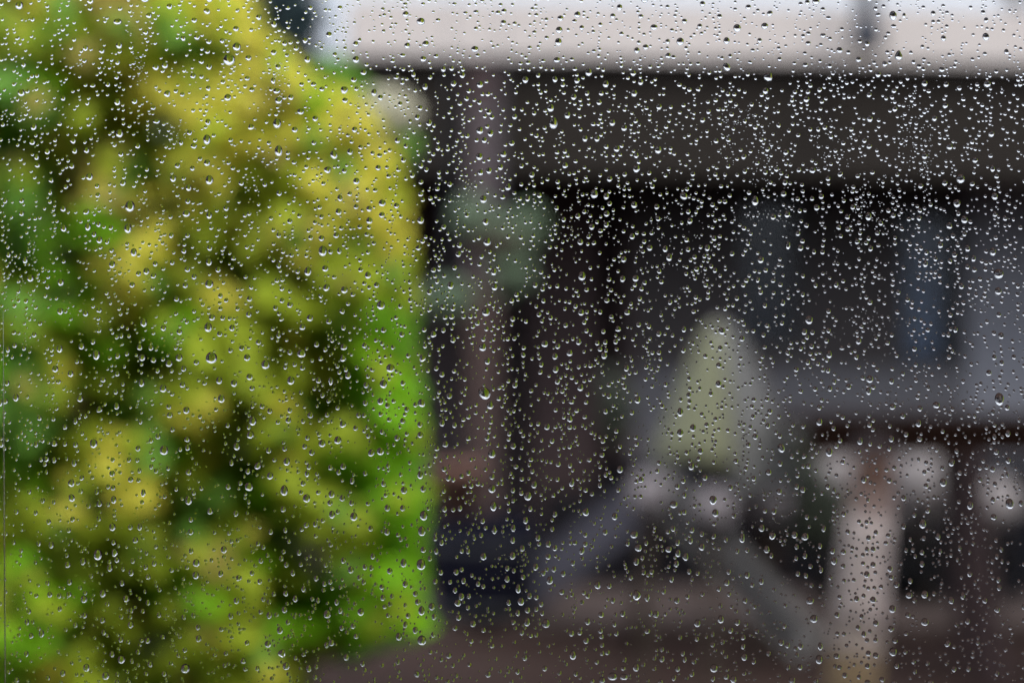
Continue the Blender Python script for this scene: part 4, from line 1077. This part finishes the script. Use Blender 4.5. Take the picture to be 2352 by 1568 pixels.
1876,372,20,17 2152,310,20,17 3008,208,20,17 3165,408,20,17 3685,194,17,20 3111,508,20,17 2910,566,20,17 2769,702,20,17 691,1484,17,20 176,1762,17,20
3147,1415,20,17 2721,1600,17,20 2999,1709,17,20 3488,1682,17,20 3972,1701,17,20 2717,2050,17,20 3572,1990,17,20 437,1946,17,20 1137,2205,17,20
929,2163,17,20 1160,2542,17,20 1032,2670,17,20 1473,2014,17,20 1553,2458,17,20 2055,2281,17,20 2615,2671,17,20 1765,2635,17,20 2788,2291,17,20
3317,2308,17,20 3181,2231,17,20 3619,2199,17,20 3905,2568,17,20 677,1873,15,21 663,1985,15,21 743,2221,15,21 60,2168,15,21 325,2348,15,21
717,2619,15,21 474,2694,15,21 2941,2443,15,21 2890,2512,15,21 3887,2172,15,21 3820,2495,15,21 3509,985,18,18 3745,949,18,18 2057,776,18,18
3112,200,18,18 3792,226,18,18 3360,849,18,18 260,1049,18,18 2033,1525,18,18 2541,1491,18,18 2093,1743,18,18 1593,2138,18,18 2248,1951,18,18
2561,1986,18,18 1722,2605,18,18 953,49,17,19 1693,24,19,17 2938,45,19,17 3688,37,17,19 3782,113,17,19 3749,94,17,19 3538,157,17,19 3216,220,19,17
2997,255,19,17 3691,244,19,17 2976,491,19,17 922,1276,17,19 708,1256,17,19 804,1667,17,19 347,1665,17,19 2375,976,19,17 1998,1552,19,17
2686,1736,17,19 1903,1652,19,17 3654,1278,17,19 3880,1458,17,19 2753,1631,17,19 3113,1667,17,19 3847,1609,17,19 3209,1865,17,19 3774,2012,17,19
708,1956,17,19 272,2220,17,19 1098,2373,17,19 1185,2628,17,19 1090,2711,17,19 902,2658,17,19 1801,2326,17,19 3242,2339,17,19 3372,2321,17,19
3475,2522,17,19 3731,2372,17,19 3619,2531,17,19 4018,2595,17,19 3575,954,16,20 55,1429,15,20 496,1537,15,20 334,1734,15,20 3804,1406,15,20
3788,1553,15,20 3892,1665,15,20 2798,1936,15,20 849,2239,15,20 497,2274,15,20 590,2210,15,20 628,2185,15,20 957,2450,15,20 723,2542,15,20
1553,1863,15,20 1622,2418,15,20 2887,2604,15,20 3637,2156,15,20 3656,2223,15,20 4089,2479,15,20 3782,2650,15,20 3433,1805,14,21 3467,1999,14,21
4002,2243,14,21 3609,1073,17,18 369,559,17,18 2372,134,17,18 1536,132,17,18 3768,31,18,17 3499,125,18,17 3280,186,18,17 3277,251,17,18 3174,259,18,17
4077,203,17,18 3779,524,17,18 2858,886,18,17 481,1237,17,18 707,1393,17,18 1260,1556,17,18 408,1539,17,18 2269,1471,18,17 2336,1525,18,17
2359,1520,18,17 1757,1570,17,18 2221,1708,18,17 3125,1295,18,17 2842,1372,17,18 2885,1631,17,18 3065,1664,18,17 2776,2023,17,18 1305,2259,17,18
920,2131,17,18 3015,2424,17,18 3405,2190,17,18 3497,2288,17,18 3411,2318,17,18 3469,2351,17,18 3493,2349,17,18 3176,376,19,15 2577,1135,19,15
2797,1555,15,19 3503,1878,15,19 3448,1846,15,19 998,2007,15,19 1072,2220,15,19 953,2160,15,19 917,2351,15,19 956,2493,15,19 922,2523,15,19
311,2695,15,19 80,2537,15,19 268,2515,15,19 1604,1897,15,19 1858,1943,19,15 2460,2456,15,19 3111,2698,15,19 3059,1086,20,15 3670,1838,14,20
271,1834,14,20 191,1888,14,20 238,2603,14,20 136,2485,14,20 3870,2263,14,20 3873,2208,14,20 3906,2399,14,20 3112,1062,17,17 3785,957,16,18
3759,1070,16,18 447,1213,13,21 2163,809,17,17 3639,217,17,17 3682,679,17,17 2133,1800,17,17 1315,2159,17,17 2538,1986,17,17 3382,2579,17,17
3503,1040,15,18 3469,341,15,18 4008,129,15,18 3152,529,18,15 37,991,15,18 79,1542,15,18 314,1802,15,18 3780,1501,15,18 3301,1914,15,18 3667,1999,15,18
998,2323,15,18 664,2190,15,18 2857,1088,21,13 124,1278,14,19 115,1588,14,19 92,1730,14,19 3999,1403,14,19 292,2648,14,19 514,2683,14,19
1984,2633,14,19 3825,2237,14,19 4007,2488,14,19 3347,1006,16,17 3347,1058,16,17 3498,1068,16,17 3563,1097,16,17 3359,949,18,15 2815,1030,18,15
3581,1019,15,18 147,2248,13,20 583,2364,13,20 3675,1046,15,17 182,1128,15,17 931,1073,15,17 648,1506,17,15 1140,1566,15,17 4002,1488,15,17
3441,1974,15,17 3444,2101,15,17 275,1621,14,18 194,1705,14,18 2767,1778,14,18 862,2128,14,18 290,2159,14,18 557,2657,14,18 2996,2685,14,18
3861,2169,14,18 3928,2472,14,18 3676,2607,14,18 3637,2708,14,18 4056,194,15,15 3707,201,15,15 1497,1636,15,15 2879,1436,15,15 2994,1106,16,15
2879,1106,16,15 3091,1094,16,15 4048,1488,14,17 3967,1527,14,17 3453,2343,14,17 3034,1091,15,15 3786,1003,15,15 3077,1016,15,15 3129,1104,15,15
3511,1114,15,15 2979,1536,14,15 3444,1600,14,15 3714,1120,13,14 4053,997,13,12 3819,960,12,13"""
drops = [tuple(float(v) for v in q.split(',')) for q in DROPS.split()]
drops = [(x, y, w * .94, h * .94) for x, y, w, h in drops]
# against the dark porch only the bright foot of a drop shows: give it its whole height
drops = [(x, y - (w * 1.12 - h) * .4, w, w * 1.12) if (x > 1600 and 270 < y < 1500 and h < w) else (x, y, w, h) for x, y, w, h in drops]
GAP = .00002
MMPP = 36 / FOC * PANE_Y / 4096        # metres per source pixel on the glass


def template(nseg, rings):
    """unit dome template: angles, ring fractions and faces; base shares no vertices with the dome"""
    rho = np.array(rings)
    ang = np.arange(nseg) * 2 * np.pi / nseg
    nr_ = len(rho)
    f = []
    # vertices: apex, rings..., base centre, base ring
    for i in range(nseg):
        f.append((0, 1 + i, 1 + (i + 1) % nseg))
    for j in range(nr_ - 1):
        for i in range(nseg):
            a, b_ = 1 + j * nseg + i, 1 + j * nseg + (i + 1) % nseg
            c, d2 = a + nseg, b_ + nseg
            f.append((a, c, d2)); f.append((a, d2, b_))
    base = 1 + nr_ * nseg
    nd = len(f)
    for i in range(nseg):
        f.append((base, base + 1 + (i + 1) % nseg, base + 1 + i))
    return rho, ang, np.array(f)[:, ::-1].copy(), nd


def dome(tpl, w, h, th, sag=0.0, irr=None, tear=0.0):
    """vertices (x right, y out of the glass, z up) of one drop; w, h full sizes; th contact angle; sag pushes the bulge down"""
    rho, ang, f, nd = tpl
    ns = len(ang)
    out = np.ones(ns)
    if irr is not None:
        for kf, am, ph in irr: out = out + am * np.cos(kf * ang + ph)
    c, s_ = np.cos(ang), np.sin(ang)
    ex = c * w / 2 * out * (1 - tear * np.clip(s_, 0, 1) ** 2 * .45)
    ez = s_ * h / 2 * out
    a_ = (w + h) / 4 * .94
    R = a_ / math.sin(th)
    X = [0.0]; Z = [0.0]; Y = [R - R * math.cos(th)]
    shift = -sag * h * .06
    Z[0] = shift
    for r in rho:
        yy = R * math.sqrt(max(0, 1 - (r * math.sin(th)) ** 2)) - R * math.cos(th)
        k = 1 - r ** 2
        X += list(ex * r); Z += list(ez * r + shift * k)
        Y += [yy] * ns
    X += [0.0] + list(ex); Z += [0.0] + list(ez); Y += [0.0] * (ns + 1)
    return np.stack([np.array(X), np.array(Y) + GAP, np.array(Z)], 1)


def mesh_np(name, V, F, nd_mask, m_):
    me = bpy.data.meshes.new(name)
    me.vertices.add(len(V)); me.vertices.foreach_set('co', V.astype(np.float32).ravel())
    me.loops.add(F.size); me.loops.foreach_set('vertex_index', F.astype(np.int32).ravel())
    me.polygons.add(len(F))
    me.polygons.foreach_set('loop_start', (np.arange(len(F)) * 3).astype(np.int32))
    me.polygons.foreach_set('use_smooth', nd_mask)
    me.materials.append(m_)
    me.update(calc_edges=True)
    return me


RB = [.12, .26, .40, .53, .65, .75, .83, .89, .94, .975, 1.0]
RS = [.25, .5, .72, .88, 1.0]
TB = template(28, RB); TS = template(12, RS); TT = template(8, [.4, .75, 1.0])


def theta_for(px):
    if px > 34: return math.radians(rnd.uniform(58, 64))
    if px > 26: return math.radians(rnd.uniform(55, 62))
    if px > 20: return math.radians(rnd.uniform(52, 60))
    if px > 16: return math.radians(rnd.uniform(46, 55))
    if px > 12: return math.radians(rnd.uniform(40, 50))
    if px > 9: return math.radians(rnd.uniform(33, 45))
    return math.radians(rnd.uniform(24, 36))


def shape_of(w, h, rr, big=True):
    asp = h / w
    irr = [(2, rr.uniform(-.015, .015), rr.uniform(0, 6.28)), (3, rr.uniform(-.03, .03), rr.uniform(0, 6.28)), (5, rr.uniform(-.012, .012), rr.uniform(0, 6.28))]
    if rr.random() < .2: irr.append((rr.choice((1, 2, 3)), rr.uniform(.06, .14), rr.uniform(0, 6.28)))
    tear = min(1, max(0, (asp - 1.15) * 1.5)) * rr.uniform(.3, 1)
    sag = min(1, .15 + w / 60) * rr.uniform(.7, 1.2)
    return irr, tear, sag


# regions of the photograph (source pixels) used to say what a drop hangs in front of
def region(x, y):
    X, Y = x / 4096 * W, y / 4096 * W
    if Y < 155:
        if X < 600: return 'the top of the hedge'
        if X < 800: return 'the white sky gap'
        if Y < 35: return 'the sky above the roof'
        return 'the cream roof edge, left half' if X < 1550 else 'the cream roof edge, right half'
    if 800 < X < 970 and 200 < Y < 340: return 'the cream flower head'
    if X < edge(Y) - 10:
        v = 'upper' if Y < 520 else ('middle' if Y < 1040 else 'lower')
        hs = 'left' if X < 320 else ('centre' if X < 640 else 'right')
        return 'the hedge, %s %s' % (v, hs)
    if Y < 430:
        return 'the dark beam, left third' if X < 1380 else ('the dark beam, middle' if X < 1850 else 'the dark beam, right third')
    if X < 1060: return 'the black gap beside the hedge'
    if X < 1200 and Y < 1160: return 'the porch post'
    if X < 1270 and 1160 < Y < 1430: return 'the dark barrel'
    if 1480 < X < 1850 and 730 < Y < 1060: return 'the canvas hood'
    if X < 1480 and Y < 1000: return 'the dark porch wall'
    if X > 1850 and 960 < Y < 1030: return 'the dark table top'
    if X < 2000 and Y < 960: return 'the dark window'
    if Y < 960: return 'the grey wall at right'
    if 1900 < X < 2070: return 'the pale leaning post'
    if X > 2070: return 'the table legs'
    if Y < 1320: return 'the crossing planks'
    return 'the brown ground'


NTOP = 298
big = drops[:NTOP]; small = drops[NTOP:]
reps = {}
for i, (x, y, w, h) in enumerate(big):
    r_ = region(x, y)
    reps.setdefault(r_, []).append(i)
labels = {}
used_dir = {}
OCT = ['right', 'up and right', 'straight up', 'up and left', 'left', 'down and left', 'straight down', 'down and right']
ORD = ['nearest', 'second', 'third', 'fourth', 'fifth', 'sixth', 'seventh', 'eighth', 'ninth', 'tenth', 'eleventh', 'twelfth', 'thirteenth', 'fourteenth', 'fifteenth', 'sixteenth', 'seventeenth', 'eighteenth']
for r_, ids in reps.items():
    ids.sort(key=lambda i: -big[i][2] * big[i][3])
    if len(ids) == 1:
        labels[ids[0]] = 'the one big raindrop in front of %s' % r_
        continue
    k0 = ids[0]
    labels[k0] = 'largest raindrop in front of %s' % r_
    sect = {}
    for i in ids[1:]:
        dx, dyy = big[i][0] - big[k0][0], -(big[i][1] - big[k0][1])
        o8 = int(round(math.atan2(dyy, dx) / (math.pi / 4))) % 8
        sect.setdefault(o8, []).append((math.hypot(dx, dyy), i))
    for o8, lst in sect.items():
        lst.sort()
        for n_, (_, i) in enumerate(lst):
            w, h = big[i][2:]
            adj = 'tall' if h > w * 1.28 else ('squat' if h < w * .92 else 'round')
            labels[i] = '%s %s raindrop %s from the largest over %s' % (ORD[n_], adj, OCT[o8], r_)
rd = random.Random(5)
for i, (x, y, w, h) in enumerate(big):
    th = theta_for(math.sqrt(w * h))
    irr, tear, sag = shape_of(w, h, rd)
    V = dome(TB, w * MMPP, h * MMPP, th, sag, irr, tear)
    me = mesh_np('raindrop', V, TB[2], np.arange(len(TB[2])) < TB[3], MAT['water'])
    o = bpy.data.objects.new('raindrop', me)
    COL.objects.link(o)
    u, v = G(x, y)
    o.location = (u, PANE_Y + v * math.sin(TILT), CAM_H + v * math.cos(TILT))
    o.rotation_euler = (-TILT, 0, 0)
    tag(o, labels[i], 'raindrop', 'raindrops on the window glass')

# the rest: listed small ones, then the countless tiny ones in vertical runs
Vs, Fs, Ms = [], [], []
nv = 0


def push(tpl, V, x, y):
    global nv
    u, v = G(x, y)
    V = V.copy(); V[:, 0] += u; V[:, 2] += v
    Vs.append(V); Fs.append(tpl[2] + nv); Ms.append(np.arange(len(tpl[2])) < tpl[3]); nv += len(V)


occ = {}
def put(x, y, r): occ.setdefault((int(x // 60), int(y // 60)), []).append((x, y, r))
def free(x, y, r):
    cx, cy = int(x // 60), int(y // 60)
    for a in (cx - 1, cx, cx + 1):
        for b_ in (cy - 1, cy, cy + 1):
            for (u, v, q) in occ.get((a, b_), ()):
                if (u - x) ** 2 + (v - y) ** 2 < (q + r) ** 2: return False
    return True


for (x, y, w, h) in drops: put(x, y, (w + h) / 4)
for (x, y, w, h) in small:
    irr, tear, sag = shape_of(w, h, rd)
    push(TS, dome(TS, w * MMPP, h * MMPP, theta_for(math.sqrt(w * h)), sag, irr, tear * .6), x, y)
cnt = 0
runs = [(rd.uniform(-60, 4160), rd.uniform(-300, 2731), rd.uniform(60, 260)) for _ in range(620)]
tries = 0
X0, X1, Y0, Y1 = -130, 4230, -260, 2990
NS = 11800
while cnt < NS and tries < 160000:
    tries += 1
    if rd.random() < .30:
        q = rd.choice(runs); x = q[0] + rd.gauss(0, 6); y = q[1] + rd.uniform(0, q[2])
    else:
        x, y = rd.uniform(X0, X1), rd.uniform(Y0, Y1)
    dens = .72 + .20 * (x > 1550 and 260 < y < 2000) + .10 * (y < 1700)
    if rd.random() > dens: continue
    u = rd.random()
    dpx = 6 + 3.5 * rd.random() if u < .36 else (9.5 + 4.5 * rd.random() if u < .90 else 14 + 4 * rd.random())
    if x > 1600 and 270 < y < 2000: dpx *= 1.12
    if not free(x, y, dpx / 2 + 1.0): continue
    put(x, y, dpx / 2)
    tpl = TS if dpx > 9 else TT
    asp = rd.uniform(.95, 1.15)
    push(tpl, dome(tpl, dpx * MMPP, dpx * asp * MMPP, theta_for(dpx), .1, [(3, rd.uniform(-.04, .04), rd.uniform(0, 6.28))]), x, y)
    cnt += 1
# smudges: patches and short smears of the very finest droplets
for cx, cy, sx, sy, nn in ((3460, 830, 55, 60, 170), (3060, 690, 40, 70, 150), (2960, 480, 70, 30, 90), (3640, 520, 25, 90, 110), (3710, 640, 18, 70, 120), (3330, 290, 50, 25, 70), (3320, 600, 30, 40, 80), (1110, 320, 18, 34, 90),
                           (1850, 780, 60, 30, 70), (2560, 520, 60, 40, 90), (2900, 560, 25, 60, 80), (2700, 900, 70, 60, 120), (3080, 860, 60, 18, 60), (560, 270, 14, 40, 60), (1330, 1560, 12, 50, 70), (130, 1010, 10, 30, 40),
                           (720, 540, 30, 24, 50), (3470, 1290, 50, 26, 80), (2350, 880, 60, 30, 80), (3960, 1220, 70, 60, 60), (90, 400, 20, 90, 60), (3900, 330, 90, 30, 70), (2050, 2290, 70, 40, 60), (3050, 2080, 60, 50, 60)):
    for _ in range(nn):
        if rd.random() < .45: continue
        x, y = rd.gauss(cx, sx * 1.2), rd.gauss(cy, sy * 1.2); dpx = rd.uniform(3, 6.5)
        if not free(x, y, dpx / 2): continue
        put(x, y, dpx / 2)
        push(TT, dome(TT, dpx * MMPP, dpx * rd.uniform(.7, 1.5) * MMPP, math.radians(rd.uniform(28, 52)), .1, [(2, .15, rd.uniform(0, 6.28))]), x, y)
# drops on the glass outside the frame, so the pane goes on as it should
for _ in range(17000):
    sx_ = rd.uniform(X0, 15500); sy_ = rd.uniform(-7000, 8500)
    if X0 < sx_ < X1 and Y0 < sy_ < Y1: continue
    X, Z = G(sx_, sy_)
    if not (fx + .004 < X < fx1 - .004 and fz0 + .004 - CAM_H < Z < fz1 - .004 - CAM_H): continue
    dpx = rd.uniform(9, 20) if rd.random() < .8 else rd.uniform(18, 36)
    if not free(sx_, sy_, dpx / 2): continue
    put(sx_, sy_, dpx / 2)
    push(TT, dome(TT, dpx * MMPP, dpx * 1.1 * MMPP, theta_for(dpx), .3), sx_, sy_)
V = np.concatenate(Vs); F = np.concatenate(Fs); MK = np.concatenate(Ms)
o = bpy.data.objects.new('small_raindrops', mesh_np('small_raindrops', V, F, MK, MAT['water']))
COL.objects.link(o)
o.location = (0, PANE_Y, CAM_H); o.rotation_euler = (-TILT, 0, 0)
tag(o, 'fine raindrops too many to count sprinkled all over the window glass', 'raindrops', kind='stuff')

# dried specks and hair-fine scratches on the inner face of the glass
mb = MB()
for _ in range(260):
    x, y = rd.uniform(0, 4096), rd.uniform(0, 2731)
    if rd.random() < .7:
        q = rd.choice([(3450, 800, 90), (3060, 640, 80), (2950, 700, 160), (3700, 520, 200), (2700, 500, 200), (1100, 330, 40), (3720, 640, 160)])
        x, y = rd.gauss(q[0], q[2]), rd.gauss(q[1], q[2])
    s_ = rd.uniform(.4, 1.3) * MMPP
    u, v = G(x, y)
    mb.box((u, .00008, v), (s_, .00008, s_ * rd.uniform(.6, 1.6)))
o = mb.build('dust_specks', MAT['dust'])
o.location = (0, PANE_Y, CAM_H); o.rotation_euler = (-TILT, 0, 0)
tag(o, 'fine dried specks of dust on the window glass', 'dust', kind='stuff')
